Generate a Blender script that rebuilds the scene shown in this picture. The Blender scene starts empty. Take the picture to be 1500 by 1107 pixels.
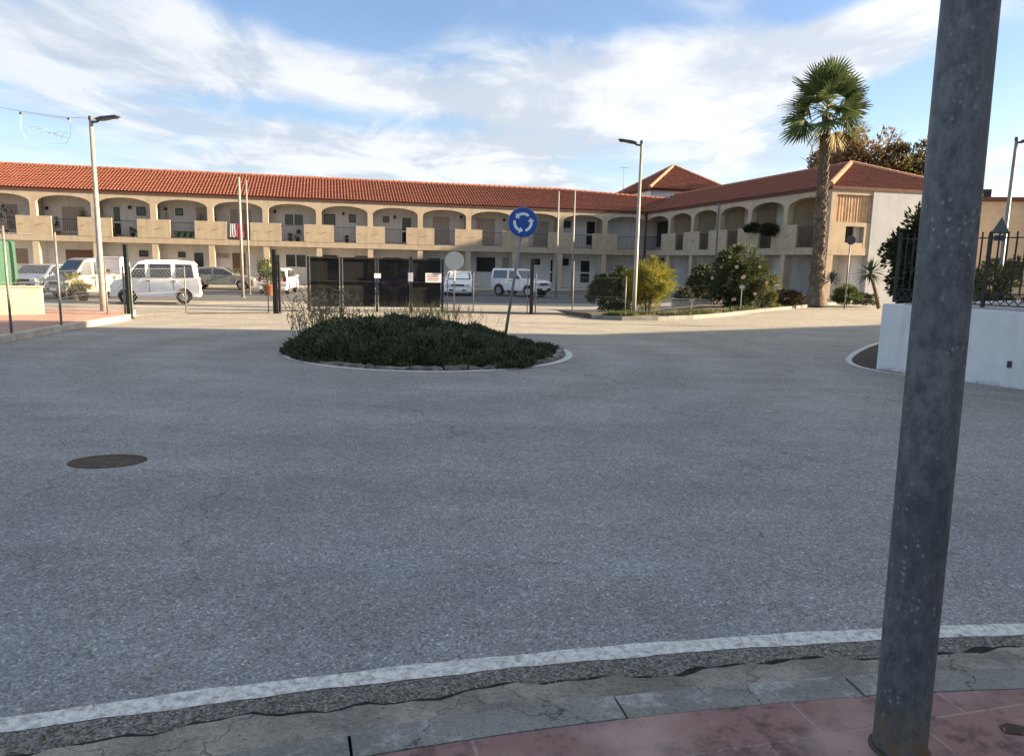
import bpy, math, random
import numpy as np
from mathutils import Vector, Matrix
R = math.radians
random.seed(7); rng = np.random.default_rng(11)
sc = bpy.context.scene
col = sc.collection

# ------------------------------------------------------------------ camera
FPX = 1070.0; PITCH = math.atan(170.5/1070); ROLL = .022; EYE = 1.7
c_, s_ = math.cos(PITCH), math.sin(PITCH)
FW = Vector((0, c_, -s_)); U0 = Vector((0, s_, c_)); R0 = Vector((1, 0, 0))
RT = R0*math.cos(ROLL) + U0*math.sin(ROLL); UP = U0*math.cos(ROLL) - R0*math.sin(ROLL)
cam = bpy.data.cameras.new('camera'); camo = bpy.data.objects.new('camera', cam); col.objects.link(camo)
cam.sensor_width = 36; cam.lens = 36*FPX/1500; cam.clip_end = 4000; cam.clip_start = .05
m4 = Matrix((RT, UP, -FW)).transposed().to_4x4(); m4.translation = Vector((0, 0, EYE)); camo.matrix_world = m4
sc.camera = camo

# ------------------------------------------------------------------ light
SUN_AZ = R(86); SUN_EL = R(17.5)          # azimuth clockwise from +Y
SDIR = Vector((math.sin(SUN_AZ)*math.cos(SUN_EL), math.cos(SUN_AZ)*math.cos(SUN_EL), math.sin(SUN_EL)))
sl = bpy.data.lights.new('sun', 'SUN'); sl.energy = 4.4; sl.angle = R(.5); sl.color = (1, .77, .50)
so = bpy.data.objects.new('sun', sl); col.objects.link(so); so.rotation_euler = (-SDIR).to_track_quat('-Z', 'Y').to_euler(); so.location = (30, -20, 40)
sc.view_settings.view_transform = 'Standard'; sc.view_settings.look = 'None'; sc.view_settings.gamma = 1
sc.view_settings.exposure = 2.35

W = bpy.data.worlds.new('World'); sc.world = W; W.use_nodes = True
def build_world():
    nt = W.node_tree; N = nt.nodes; L = nt.links; N.clear()
    def nd(t, **k):
        n = N.new(t)
        for a, b in k.items(): setattr(n, a, b)
        return n
    def math_(op, a, b=None, c=None, clamp=False):
        n = nd('ShaderNodeMath', operation=op, use_clamp=clamp)
        for i, x in enumerate((a, b, c)):
            if x is None: continue
            if hasattr(x, 'is_linked'): L.new(x, n.inputs[i])
            else: n.inputs[i].default_value = x
        return n.outputs[0]
    out = nd('ShaderNodeOutputWorld')
    sky = nd('ShaderNodeTexSky', sky_type='NISHITA', sun_disc=False, sun_elevation=SUN_EL, sun_rotation=SUN_AZ)
    sky.air_density = 1.0; sky.dust_density = .6; sky.ozone_density = 1.5; sky.altitude = 100
    bg = nd('ShaderNodeBackground'); bg.inputs[1].default_value = .05
    hs = nd('ShaderNodeHueSaturation'); hs.inputs['Saturation'].default_value = 1.12; hs.inputs['Value'].default_value = .88
    tint = nd('ShaderNodeMix', data_type='RGBA', blend_type='MULTIPLY'); tint.inputs[0].default_value = 1; tint.inputs[7].default_value = (1.03, .985, 1.05, 1); L.new(sky.outputs[0], tint.inputs[6]); L.new(tint.outputs[2], hs.inputs['Color']); L.new(hs.outputs[0], bg.inputs[0])
    tc = nd('ShaderNodeTexCoord'); sx = nd('ShaderNodeSeparateXYZ'); L.new(tc.outputs['Generated'], sx.inputs[0])
    X, Y, Z = sx.outputs
    zz = math_('ADD', math_('MAXIMUM', Z, 0.0), .07)
    u = math_('DIVIDE', X, zz); v = math_('DIVIDE', Y, zz)
    az = math_('ARCTAN2', X, Y); el = math_('ARCSINE', Z)
    cb = nd('ShaderNodeCombineXYZ'); L.new(u, cb.inputs[0]); L.new(v, cb.inputs[1])
    def noise(scale, det, rough, sx_=1, sy_=1, loc=(0, 0, 0), dist=0, rot=0):
        mp = nd('ShaderNodeMapping'); mp.inputs['Scale'].default_value = (sx_, sy_, 1); mp.inputs['Location'].default_value = loc
        mp.inputs['Rotation'].default_value = (0, 0, rot)
        L.new(cb.outputs[0], mp.inputs[0]); n = nd('ShaderNodeTexNoise'); n.inputs['Scale'].default_value = scale
        n.inputs['Detail'].default_value = det; n.inputs['Roughness'].default_value = rough; n.inputs['Distortion'].default_value = dist
        L.new(mp.outputs[0], n.inputs[0]); return n.outputs['Fac']
    n1 = noise(.55, 8, .56, 1, .8, (3.1, 1.2, 0), .5, .25)
    n2 = noise(2.0, 8, .60, 1, .5, (7.4, 2.6, 0), .8, .35)
    n3 = noise(1.1, 6, .55, 1, .9, (1.7, 9.6, 0), .3, .1)
    cov = math_('ADD', math_('MULTIPLY', math_('SUBTRACT', n1, .5), 1.5), math_('MULTIPLY', math_('SUBTRACT', n2, .5), 1.15))
    # broad cloud masses: (px, py, half-width px, half-height px, tilt, weight)
    blobs = [(210, 70, 300, 62, .14, .75), (480, 105, 240, 32, .16, .5), (90, 130, 260, 45, .05, .3),
             (560, 20, 130, 34, .1, -.62), (520, 176, 210, 16, .05, -.6), (660, 45, 90, 24, .08, .42), (800, 120, 130, 40, .2, .35),
             (700, 225, 190, 42, .06, .75), (300, 225, 330, 34, .04, .42), (1020, 110, 210, 70, -.12, .85), (1240, 70, 150, 44, -.3, .75),
             (1210, 10, 120, 22, -.1, -.5), (880, 30, 120, 20, 0, -.3), (950, 185, 160, 22, .05, .3), (1110, 235, 130, 22, .03, .32),
             (1330, 150, 90, 40, -.2, -.5), (870, 245, 120, 22, 0, -.6), (690, 180, 150, 12, .1, -.35), (70, 192, 130, 20, .0, -.4), (1480, 250, 120, 50, 0, .45), (1480, 120, 100, 60, 0, -.3)]
    acc = cov
    for (px, py, hw, hh, tl, w) in blobs:
        d = FW + RT*((px-750)/FPX) - UP*((py-553.5)/FPX); d.normalize()
        a0 = math.atan2(d.x, d.y); e0 = math.asin(d.z)
        da = math_('SUBTRACT', az, a0); de = math_('SUBTRACT', el, e0)
        # image tilt: positive = falls to the right
        p = math_('SUBTRACT', math_('MULTIPLY', da, math.cos(tl)), math_('MULTIPLY', de, math.sin(tl)))
        q = math_('ADD', math_('MULTIPLY', de, math.cos(tl)), math_('MULTIPLY', da, math.sin(tl)))
        p = math_('DIVIDE', p, hw/FPX); q = math_('DIVIDE', q, hh/FPX)
        r2 = math_('ADD', math_('MULTIPLY', p, p), math_('MULTIPLY', q, q))
        g = math_('EXPONENT', math_('MULTIPLY', r2, -.8))
        acc = math_('MULTIPLY_ADD', g, w, acc)
    hi = nd('ShaderNodeMapRange', interpolation_type='SMOOTHSTEP'); L.new(el, hi.inputs[0]); hi.inputs[1].default_value = .42; hi.inputs[2].default_value = .8; hi.inputs[4].default_value = .72
    acc = math_('ADD', acc, hi.outputs[0])                     # extra cloud added overhead, out of view, to lift the ambient light
    mr = nd('ShaderNodeMapRange', interpolation_type='SMOOTHSTEP'); L.new(acc, mr.inputs[0])
    mr.inputs[1].default_value = -.02; mr.inputs[2].default_value = .72; mr.inputs[3].default_value = .05; mr.inputs[4].default_value = .95
    # cloud tone: bright where thin and toward the sun side, greyer where thick
    tone = nd('ShaderNodeMapRange', interpolation_type='SMOOTHSTEP'); L.new(math_('ADD', n3, math_('MULTIPLY', math_('SUBTRACT', n2, .5), .8)), tone.inputs[0])
    tone.inputs[1].default_value = .36; tone.inputs[2].default_value = .62
    side = math_('MULTIPLY_ADD', az, .55, .45, True)
    tt = math_('MULTIPLY_ADD', tone.outputs[0], .62, math_('MULTIPLY', side, .5), True)
    cr = nd('ShaderNodeMix', data_type='RGBA'); L.new(tt, cr.inputs[0])
    cr.inputs[6].default_value = (.41, .47, .56, 1); cr.inputs[7].default_value = (.80, .81, .83, 1)
    cbg = nd('ShaderNodeBackground'); L.new(cr.outputs[2], cbg.inputs[0]); cbg.inputs[1].default_value = .27
    mx = nd('ShaderNodeMixShader'); L.new(mr.outputs[0], mx.inputs[0]); L.new(bg.outputs[0], mx.inputs[1]); L.new(cbg.outputs[0], mx.inputs[2])
    L.new(mx.outputs[0], out.inputs[0])
build_world()

# ------------------------------------------------------------------ geometry of the place
def sst(a, b, x):
    t = max(0., min(1., (x-a)/(b-a))); return t*t*(3-2*t)
def hgt(x, y): return -.45*sst(23.5, 31, y)*(1-sst(3, 11, x))
def ray(px, py): return FW + RT*((px-750)/FPX) - UP*((py-553.5)/FPX)
def G(px, py, z=None):
    d = ray(px, py); zz = 0 if z is None else z
    for _ in range(40):
        t = (zz-EYE)/d.z; x, y = d.x*t, d.y*t
        if z is None: zz = .5*zz + .5*hgt(x, y)
    return Vector((x, y, zz))
def at(px, py, Y):
    d = ray(px, py); t = Y/d.y; return Vector((d.x*t, Y, EYE+d.z*t))
def gp(px, Y, z=None):
    p = at(px, 430, Y); return Vector((p.x, Y, hgt(p.x, Y) if z is None else z))

# ------------------------------------------------------------------ materials
MATS = {}
def M(name, c, rough=.75, var=.12, scale=6., bump=0., bscale=60., spec=.35, metal=0., c2=None, detail=6, lo=.35, hi=.65, streak=0):
    if name in MATS: return MATS[name]
    m = bpy.data.materials.new(name); m.use_nodes = True; nt = m.node_tree; N = nt.nodes; L = nt.links
    b = N['Principled BSDF']; b.inputs['Roughness'].default_value = rough; b.inputs['Metallic'].default_value = metal
    b.inputs['Specular IOR Level'].default_value = spec
    tc = N.new('ShaderNodeTexCoord'); n = N.new('ShaderNodeTexNoise'); n.inputs['Scale'].default_value = scale; n.inputs['Detail'].default_value = detail
    n.inputs['Roughness'].default_value = .65
    L.new(tc.outputs['Object'], n.inputs[0])
    r = N.new('ShaderNodeMapRange'); r.inputs[1].default_value = lo; r.inputs[2].default_value = hi; L.new(n.outputs['Fac'], r.inputs[0])
    mx = N.new('ShaderNodeMix'); mx.data_type = 'RGBA'; L.new(r.outputs[0], mx.inputs[0])
    if c2 is None:
        mx.inputs[6].default_value = (*[x*(1-var) for x in c], 1); mx.inputs[7].default_value = (*[min(1, x*(1+var)) for x in c], 1)
    else:
        mx.inputs[6].default_value = (*c, 1); mx.inputs[7].default_value = (*c2, 1)
    if streak:
        mp = N.new('ShaderNodeMapping'); mp.inputs['Scale'].default_value = (2.6, 2.6, .28); L.new(tc.outputs['Object'], mp.inputs[0]); ns = N.new('ShaderNodeTexNoise'); ns.inputs['Scale'].default_value = 1.6; ns.inputs['Detail'].default_value = 8; ns.inputs['Roughness'].default_value = .7
        L.new(mp.outputs[0], ns.inputs[0]); rs_ = N.new('ShaderNodeMapRange'); rs_.inputs[1].default_value = .5; rs_.inputs[2].default_value = .75; rs_.inputs[4].default_value = streak; L.new(ns.outputs['Fac'], rs_.inputs[0])
        m2 = N.new('ShaderNodeMix'); m2.data_type = 'RGBA'; L.new(rs_.outputs[0], m2.inputs[0]); L.new(mx.outputs[2], m2.inputs[6]); m2.inputs[7].default_value = (*[x*.5 for x in c], 1); mx = m2
    L.new(mx.outputs[2], b.inputs['Base Color'])
    if bump:
        n2 = N.new('ShaderNodeTexNoise'); n2.inputs['Scale'].default_value = bscale; n2.inputs['Detail'].default_value = 4
        L.new(tc.outputs['Object'], n2.inputs[0]); bp = N.new('ShaderNodeBump'); bp.inputs['Strength'].default_value = bump; bp.inputs['Distance'].default_value = .02
        L.new(n2.outputs['Fac'], bp.inputs['Height']); L.new(bp.outputs[0], b.inputs['Normal'])
    MATS[name] = m; return m
def leafmat(name, c, c2, trans=.25, rough=.6):
    m = bpy.data.materials.new(name); m.use_nodes = True; nt = m.node_tree; N = nt.nodes; L = nt.links
    b = N['Principled BSDF']; b.inputs['Roughness'].default_value = rough; b.inputs['Specular IOR Level'].default_value = .25
    g = N.new('ShaderNodeNewGeometry'); tc = N.new('ShaderNodeTexCoord'); n = N.new('ShaderNodeTexNoise'); n.inputs['Scale'].default_value = 2.2
    L.new(tc.outputs['Object'], n.inputs[0])
    a = N.new('ShaderNodeMath'); a.operation = 'MULTIPLY_ADD'; a.inputs[1].default_value = .6; L.new(g.outputs['Random Per Island'], a.inputs[0])
    s2 = N.new('ShaderNodeMath'); s2.operation = 'MULTIPLY_ADD'; s2.inputs[1].default_value = 1.6; s2.inputs[2].default_value = -.6; L.new(n.outputs['Fac'], s2.inputs[0])
    L.new(s2.outputs[0], a.inputs[2]); a.use_clamp = True
    mx = N.new('ShaderNodeMix'); mx.data_type = 'RGBA'; L.new(a.outputs[0], mx.inputs[0]); mx.inputs[6].default_value = (*c, 1); mx.inputs[7].default_value = (*c2, 1)
    L.new(mx.outputs[2], b.inputs['Base Color'])
    t = N.new('ShaderNodeBsdfTranslucent'); L.new(mx.outputs[2], t.inputs[0]); ms = N.new('ShaderNodeMixShader'); ms.inputs[0].default_value = trans
    L.new(b.outputs[0], ms.inputs[1]); L.new(t.outputs[0], ms.inputs[2]); L.new(ms.outputs[0], N['Material Output'].inputs[0]); return m

def road_material(name, base, contrast, far_tint=None):
    m = bpy.data.materials.new(name); m.use_nodes = True; nt = m.node_tree; N = nt.nodes; L = nt.links
    b = N['Principled BSDF']; b.inputs['Roughness'].default_value = .85; b.inputs['Specular IOR Level'].default_value = .25
    tc = N.new('ShaderNodeTexCoord')
    def nz(scale, det=4, rough=.6, mapscale=None):
        n = N.new('ShaderNodeTexNoise'); n.inputs['Scale'].default_value = scale; n.inputs['Detail'].default_value = det; n.inputs['Roughness'].default_value = rough
        if mapscale:
            mp = N.new('ShaderNodeMapping'); mp.inputs['Scale'].default_value = mapscale; L.new(tc.outputs['Object'], mp.inputs[0]); L.new(mp.outputs[0], n.inputs[0])
        else: L.new(tc.outputs['Object'], n.inputs[0])
        return n.outputs['Fac']
    def mr(x, a, b_, c, d):
        r = N.new('ShaderNodeMapRange'); L.new(x, r.inputs[0])
        for i, q in enumerate((a, b_, c, d)): r.inputs[i+1].default_value = q
        return r.outputs[0]
    def mul(a, b_):
        n = N.new('ShaderNodeMath'); n.operation = 'MULTIPLY'; L.new(a, n.inputs[0]); L.new(b_, n.inputs[1]); return n.outputs[0]
    vo = N.new('ShaderNodeTexVoronoi'); vo.inputs['Scale'].default_value = 115; L.new(tc.outputs['Object'], vo.inputs[0])
    sv = N.new('ShaderNodeSeparateColor'); L.new(vo.outputs['Color'], sv.inputs[0])
    f = mr(sv.outputs[0], 0, 1, 1-contrast, 1+contrast)
    vo2 = N.new('ShaderNodeTexVoronoi'); vo2.inputs['Scale'].default_value = 80; L.new(tc.outputs['Object'], vo2.inputs[0])
    sv2 = N.new('ShaderNodeSeparateColor'); L.new(vo2.outputs['Color'], sv2.inputs[0])
    f = mul(f, mr(sv2.outputs[1], .86, 1, 1, 1.75))                     # pale aggregate stones
    f = mul(f, mr(sv2.outputs[2], 0, .22, .62, 1))                      # open pores
    f = mul(f, mr(nz(.35, 5), .3, .7, .86, 1.12))                       # broad wear
    f = mul(f, mr(nz(2.2, 6, .7), .3, .7, .88, 1.1))
    f = mul(f, mr(nz(1.0, 4, .6, (.25, 1.6, 1)), .3, .7, .9, 1.08))     # traffic streaks
    f = mul(f, mr(nz(.9, 8, .8), .60, .74, 1, .72))                     # oil marks
    f = mul(f, mr(nz(14, 6, .75), .3, .7, .86, 1.14))
    if far_tint:
        # wheel tracks worn round the island and fine cracks
        vd = N.new('ShaderNodeVectorMath'); vd.operation = 'DISTANCE'; vd.inputs[1].default_value = (-1.56, 13.70, 0)
        ds = N.new('ShaderNodeMix'); ds.data_type = 'RGBA'; ds.inputs[0].default_value = .35
        nv = N.new('ShaderNodeTexNoise'); nv.inputs['Scale'].default_value = .35; nv.inputs['Detail'].default_value = 3; L.new(tc.outputs['Object'], nv.inputs[0])
        va = N.new('ShaderNodeVectorMath'); va.operation = 'ADD'; L.new(tc.outputs['Object'], va.inputs[0]); L.new(nv.outputs['Color'], va.inputs[1]); L.new(va.outputs[0], vd.inputs[0])
        sn = N.new('ShaderNodeMath'); sn.operation = 'SINE'; ml = N.new('ShaderNodeMath'); ml.operation = 'MULTIPLY'; ml.inputs[1].default_value = 3.6; L.new(vd.outputs['Value'], ml.inputs[0]); L.new(ml.outputs[0], sn.inputs[0])
        f = mul(f, mr(mul(sn.outputs[0], mr(vd.outputs['Value'], 6.5, 9.5, 1, 0)), -1, 1, .92, 1.05))
        cv = N.new('ShaderNodeTexVoronoi'); cv.feature = 'DISTANCE_TO_EDGE'; cv.inputs['Scale'].default_value = .42; nv2 = N.new('ShaderNodeTexNoise'); nv2.inputs['Scale'].default_value = 3; nv2.inputs['Detail'].default_value = 6; L.new(tc.outputs['Object'], nv2.inputs[0])
        va2 = N.new('ShaderNodeVectorMath'); va2.operation = 'MULTIPLY_ADD'; va2.inputs[1].default_value = (.5, .5, .5); L.new(nv2.outputs['Color'], va2.inputs[0]); L.new(tc.outputs['Object'], va2.inputs[2]); L.new(va2.outputs[0], cv.inputs[0])
        cm = N.new('ShaderNodeMath'); cm.operation = 'MAXIMUM'; L.new(mr(cv.outputs['Distance'], .0, .006, .62, 1), cm.inputs[0]); L.new(mr(nz(.5, 4), .50, .56, 1, 0), cm.inputs[1])
        f = mul(f, cm.outputs[0])
    mx = N.new('ShaderNodeMix'); mx.data_type = 'RGBA'; mx.blend_type = 'MULTIPLY'; mx.inputs[0].default_value = 1
    hue = N.new('ShaderNodeMix'); hue.data_type = 'RGBA'; L.new(nz(.8, 3), hue.inputs[0])
    hue.inputs[6].default_value = (base[0]*.98, base[1], base[2]*1.03, 1); hue.inputs[7].default_value = (base[0]*1.03, base[1], base[2]*.95, 1)
    if far_tint:  # road colour blends to a paler, warmer tone away from the camera
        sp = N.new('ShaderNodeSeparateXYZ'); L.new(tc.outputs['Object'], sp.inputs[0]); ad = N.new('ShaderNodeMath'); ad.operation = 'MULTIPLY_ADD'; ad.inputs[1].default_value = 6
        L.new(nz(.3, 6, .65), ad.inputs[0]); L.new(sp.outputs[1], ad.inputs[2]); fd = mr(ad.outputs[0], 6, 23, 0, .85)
        dm = N.new('ShaderNodeMix'); dm.data_type = 'RGBA'; L.new(fd, dm.inputs[0]); L.new(hue.outputs[2], dm.inputs[6]); dm.inputs[7].default_value = (*far_tint, 1); hue = dm
    L.new(hue.outputs[2], mx.inputs[6]); L.new(f, mx.inputs[7]); L.new(mx.outputs[2], b.inputs['Base Color'])
    bp = N.new('ShaderNodeBump'); bp.inputs['Strength'].default_value = .4; bp.inputs['Distance'].default_value = .004
    L.new(vo.outputs['Distance'], bp.inputs['Height']); L.new(bp.outputs[0], b.inputs['Normal'])
    return m

cream = M('cream_render', (.43, .352, .255), .9, .09, 1.6, .15, 45, streak=.5)
cream_lt = M('cream_parapet', (.40, .33, .236), .9, .08, 2.0, .15, 45, streak=.55)
white_wall = M('white_render', (.70, .675, .64), .9, .07, 1.2, .12, 40, streak=.4)
tile_m = M('roof_tile', (.125, .040, .024), .85, .3, 2.4, .2, 20, c2=(.205, .070, .040), lo=.3, hi=.7)
tile_dk = M('ridge_tile', (.30, .12, .075), .85, .2, 3)
soffit_m = M('brown_eave', (.10, .042, .027), .8, .2, 3)
glass_dk = M('dark_glass', (.02, .022, .026), .12, .3, 2, spec=.6)
shutter_m = M('shutter_slats', (.42, .36, .31), .7, .12, 4)
shutter_br = M('brown_shutter', (.20, .12, .075), .7, .15, 4)
frame_w = M('white_paint', (.75, .75, .74), .5, .05, 5)
frame_d = M('dark_frame', (.03, .03, .033), .5, .2, 5)
iron = M('black_iron', (.018, .018, .02), .5, .3, 8)
green_iron = M('green_iron', (.012, .022, .018), .45, .3, 8)
galv = M('galvanised', (.19, .19, .185), .5, .2, 7, metal=.25)
galv_lt = M('pale_metal', (.29, .27, .235), .5, .15, 5, metal=.1)
lamp_dk = M('lamp_grey', (.06, .065, .07), .45, .2, 5)
rubber = M('rubber', (.02, .02, .021), .85, .3, 9)
rim_m = M('rim_metal', (.38, .38, .38), .35, .15, 9, metal=.6)
soil = M('soil', (.055, .042, .03), .95, .4, 9, .6, 30)
kerb_m = M('kerb_concrete', (.15, .16, .15), .9, .3, 4, .5, 40, c2=(.26, .27, .26), lo=.4, hi=.75)
kerb_pale = M('kerb_pale', (.42, .38, .31), .9, .2, 4, .3, 30)
bark = M('bark', (.12, .085, .055), .95, .4, 6, .8, 18)
flat_red = M('red_cloth', (.42, .03, .05), .9, .2, 5)
flat_grey = M('grey_cloth', (.40, .40, .42), .9, .15, 5)
terracotta = M('terracotta', (.36, .13, .055), .85, .2, 6)
insetm = M('brown_stone', (.30, .19, .10), .9, .25, 14)

# ------------------------------------------------------------------ mesh helpers
class MB:
    def __init__(s): s.v = []; s.f = []
    def add(s, vs, fs):
        o = len(s.v); s.v += [tuple(p) for p in vs]; s.f += [tuple(i+o for i in f) for f in fs]; return s
    def box(s, x0, x1, y0, y1, z0, z1):
        return s.add([(x0,y0,z0),(x1,y0,z0),(x1,y1,z0),(x0,y1,z0),(x0,y0,z1),(x1,y0,z1),(x1,y1,z1),(x0,y1,z1)],
                     [(0,3,2,1),(4,5,6,7),(0,1,5,4),(1,2,6,5),(2,3,7,6),(3,0,4,7)])
    def bar(s, a, b, w, h=None):                       # square bar between two points
        a, b = Vector(a), Vector(b); d = (b-a).normalized(); h = h or w
        q = Vector((0,0,1)) if abs(d.z) < .9 else Vector((1,0,0)); e = d.cross(q).normalized(); g = e.cross(d).normalized()
        vs = [p + e*(i*w/2) + g*(j*h/2) for p in (a, b) for i, j in ((-1,-1),(1,-1),(1,1),(-1,1))]
        return s.add(vs, [(0,1,2,3),(7,6,5,4),(0,4,5,1),(1,5,6,2),(2,6,7,3),(3,7,4,0)])
    def tube(s, pts, rad, n=8, cap=True):
        pts = [Vector(p) for p in pts]
        if not hasattr(rad, '__len__'): rad = [rad]*len(pts)
        o = len(s.v); q = None
        for i, p in enumerate(pts):
            d = (pts[min(i+1, len(pts)-1)] - pts[max(i-1, 0)]).normalized()
            if q is None: q = d.cross(Vector((0,0,1)) if abs(d.z) < .9 else Vector((1,0,0))).normalized()
            e = (q - d*q.dot(d)).normalized(); q = e; g = d.cross(e)
            for k in range(n):
                t = 2*math.pi*k/n; s.v.append(tuple(p + (e*math.cos(t) + g*math.sin(t))*rad[i]))
        for i in range(len(pts)-1):
            for k in range(n):
                a = o+i*n+k; b = o+i*n+(k+1) % n; s.f.append((a, b, b+n, a+n))
        if cap: s.f.append(tuple(o+k for k in range(n))[::-1]); s.f.append(tuple(o+(len(pts)-1)*n+k for k in range(n)))
        return s
    def lathe(s, prof, n=16, c=(0,0,0), ax='z'):
        o = len(s.v)
        for r, z in prof:
            for k in range(n):
                t = 2*math.pi*k/n; x, y = r*math.cos(t), r*math.sin(t)
                s.v.append((c[0]+x, c[1]+y, c[2]+z) if ax == 'z' else (c[0]+x, c[1]+z, c[2]+y))
        for i in range(len(prof)-1):
            for k in range(n):
                a = o+i*n+k; b = o+i*n+(k+1) % n; s.f.append((a, b, b+n, a+n))
        s.f.append(tuple(o+k for k in range(n))[::-1]); s.f.append(tuple(o+(len(prof)-1)*n+k for k in range(n))); return s
    def prism(s, poly, fn, d0, d1):                    # fn(a, b, depth) -> xyz
        n = len(poly); vs = [fn(a, b, d0) for a, b in poly] + [fn(a, b, d1) for a, b in poly]
        return s.add(vs, [tuple(range(n))[::-1], tuple(range(n, 2*n))] + [(i, (i+1) % n, (i+1) % n+n, i+n) for i in range(n)])
    def build(s, name, m, parent=None, smooth=False, bevel=0):
        me = bpy.data.meshes.new(name); me.from_pydata(s.v, [], s.f); me.materials.append(m); me.validate()
        o = bpy.data.objects.new(name, me); col.objects.link(o)
        if parent: o.parent = parent
        if smooth:
            for p in me.polygons: p.use_smooth = True
        if bevel:
            b = o.modifiers.new('bevel', 'BEVEL'); b.width = bevel; b.segments = 2; b.limit_method = 'ANGLE'; b.angle_limit = R(35)
        return o
def tag(o, label, cat, group=None, kind=None):
    o['label'] = label; o['category'] = cat
    if group: o['group'] = group
    if kind: o['kind'] = kind
    return o
def thing(name, label, cat, loc=(0,0,0), rotz=0, group=None):
    o = bpy.data.objects.new(name, None); col.objects.link(o); o.location = loc; o.rotation_euler = (0, 0, rotz); o.empty_display_size = .2
    return tag(o, label, cat, group)
def struct(name, mb, m, smooth=False):
    o = mb.build(name, m, None, smooth); o['kind'] = 'structure'; return o
def copy_tree(o, parent=None):
    c = o.copy(); col.objects.link(c); c.parent = parent
    for ch in list(o.children): copy_tree(ch, c)
    return c
def leaves(name, m, parent, P, D, ln, wd, up=None):
    """rhombic leaves at points P pointing along D"""
    P = np.asarray(P, float); D = np.asarray(D, float); n = len(P)
    D = D/np.maximum(np.linalg.norm(D, axis=1, keepdims=True), 1e-6)
    r = rng.normal(size=(n, 3)) if up is None else np.tile(np.array(up, float), (n, 1)) + rng.normal(size=(n, 3))*.4
    S = np.cross(D, r); S /= np.maximum(np.linalg.norm(S, axis=1, keepdims=True), 1e-6)
    l = ln*rng.uniform(.6, 1.3, (n, 1)); w = wd*rng.uniform(.7, 1.3, (n, 1))
    V = np.stack([P, P+D*l*.45+S*w*.5, P+D*l, P+D*l*.45-S*w*.5], 1).reshape(-1, 3)
    F = np.arange(4*n).reshape(-1, 4)
    me = bpy.data.meshes.new(name); me.vertices.add(4*n); me.vertices.foreach_set('co', V.ravel())
    me.loops.add(4*n); me.loops.foreach_set('vertex_index', F.ravel().astype(np.int32)); me.polygons.add(n)
    me.polygons.foreach_set('loop_start', (np.arange(n)*4).astype(np.int32)); me.update(calc_edges=True); me.materials.append(m)
    o = bpy.data.objects.new(name, me); col.objects.link(o)
    if parent: o.parent = parent
    return o
def clumps(n, c, rad, k=40, spread=.28, shell=.5, flat=-1.):
    """leaf points in clumps inside an ellipsoid; returns P, D"""
    c = np.array(c, float); rad = np.array(rad, float)
    d = rng.normal(size=(k, 3)); d /= np.linalg.norm(d, axis=1, keepdims=True)
    d[:, 2] = np.maximum(d[:, 2], flat)
    cc = d*rng.uniform(shell, .95, (k, 1))
    i = rng.integers(0, k, n); sp = spread*rng.uniform(.6, 1.3, (k, 1))
    off = rng.normal(size=(n, 3)); off /= np.linalg.norm(off, axis=1, keepdims=True); off *= rng.uniform(0, 1, (n, 1))**.45
    p = cc[i] + off*sp[i]
    D = off + .5*cc[i] + rng.normal(size=(n, 3))*.4
    return c + p*rad, D

# ------------------------------------------------------------------ ground, road, pavements
AL = .243; T_ = Vector((math.cos(AL), math.sin(AL), 0)); N_ = Vector((-math.sin(AL), math.cos(AL), 0))
CORNER = Vector((10.363, 58.952, 0))
ZS, ZE, ZR = 2.384, 5.77, 7.58                # slab underside, eave, ridge
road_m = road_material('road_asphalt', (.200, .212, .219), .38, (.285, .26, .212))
lot_m = road_material('car_park_asphalt', (.10, .10, .105), .3)
pave_pink = M('pink_paving', (.36, .22, .17), .9, .15, 2.5, .2, 30)

def grid(xs, ys, zf, dz=0.):
    mb = MB(); nx = len(xs)
    vs = [(x, y, zf(x, y)+dz) for y in ys for x in xs]
    return mb.add(vs, [(j*nx+i, j*nx+i+1, (j+1)*nx+i+1, (j+1)*nx+i) for j in range(len(ys)-1) for i in range(nx-1)])
xs = [-1500, -600, -250, -120, -60, -40] + list(np.arange(-30, 30.1, .75)) + [40, 60, 120, 250, 600, 1500]
ys = [-600, -200, -60, -20, -8] + list(np.arange(0, 45.1, .75)) + [55, 70, 100, 200, 500, 1500]
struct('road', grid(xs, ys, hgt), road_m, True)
def sheet(name, org, rot, u0, u1, v0, v1, st, dz, m):
    cu, su = math.cos(rot), math.sin(rot)
    us = np.linspace(u0, u1, max(2, int((u1-u0)/st)+1)); vs = np.linspace(v0, v1, max(2, int((v1-v0)/st)+1)); mb = MB(); n = len(us)
    pts = []
    for v in vs:
        for u in us:
            x, y = org[0]+cu*u-su*v, org[1]+su*u+cu*v; pts.append((x, y, hgt(x, y)+dz))
    mb.add(pts, [(j*n+i, j*n+i+1, (j+1)*n+i+1, (j+1)*n+i) for j in range(len(vs)-1) for i in range(n-1)])
    return struct(name, mb, m, True)
sheet('car_park', (-21, 33.2), AL, -14, 33, 0, 16.5, .75, .014, lot_m)
# raised walkway along the long facade
mb = MB()
for u0 in np.arange(-52, -1, 3.0):
    a = CORNER+T_*u0-N_*1.9; b = CORNER+T_*(u0+2.99)-N_*1.9; z = -.45+.12; 
    p = [a, b, b+N_*3.55, a+N_*3.55]
    mb.add([(q.x, q.y, -.7) for q in p]+[(q.x, q.y, max(z, hgt(q.x, q.y)+.1)) for q in p], [(3,2,1,0),(4,5,6,7),(0,1,5,4),(1,2,6,5),(2,3,7,6),(3,0,4,7)])
struct('walkway', mb, kerb_pale)

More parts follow.
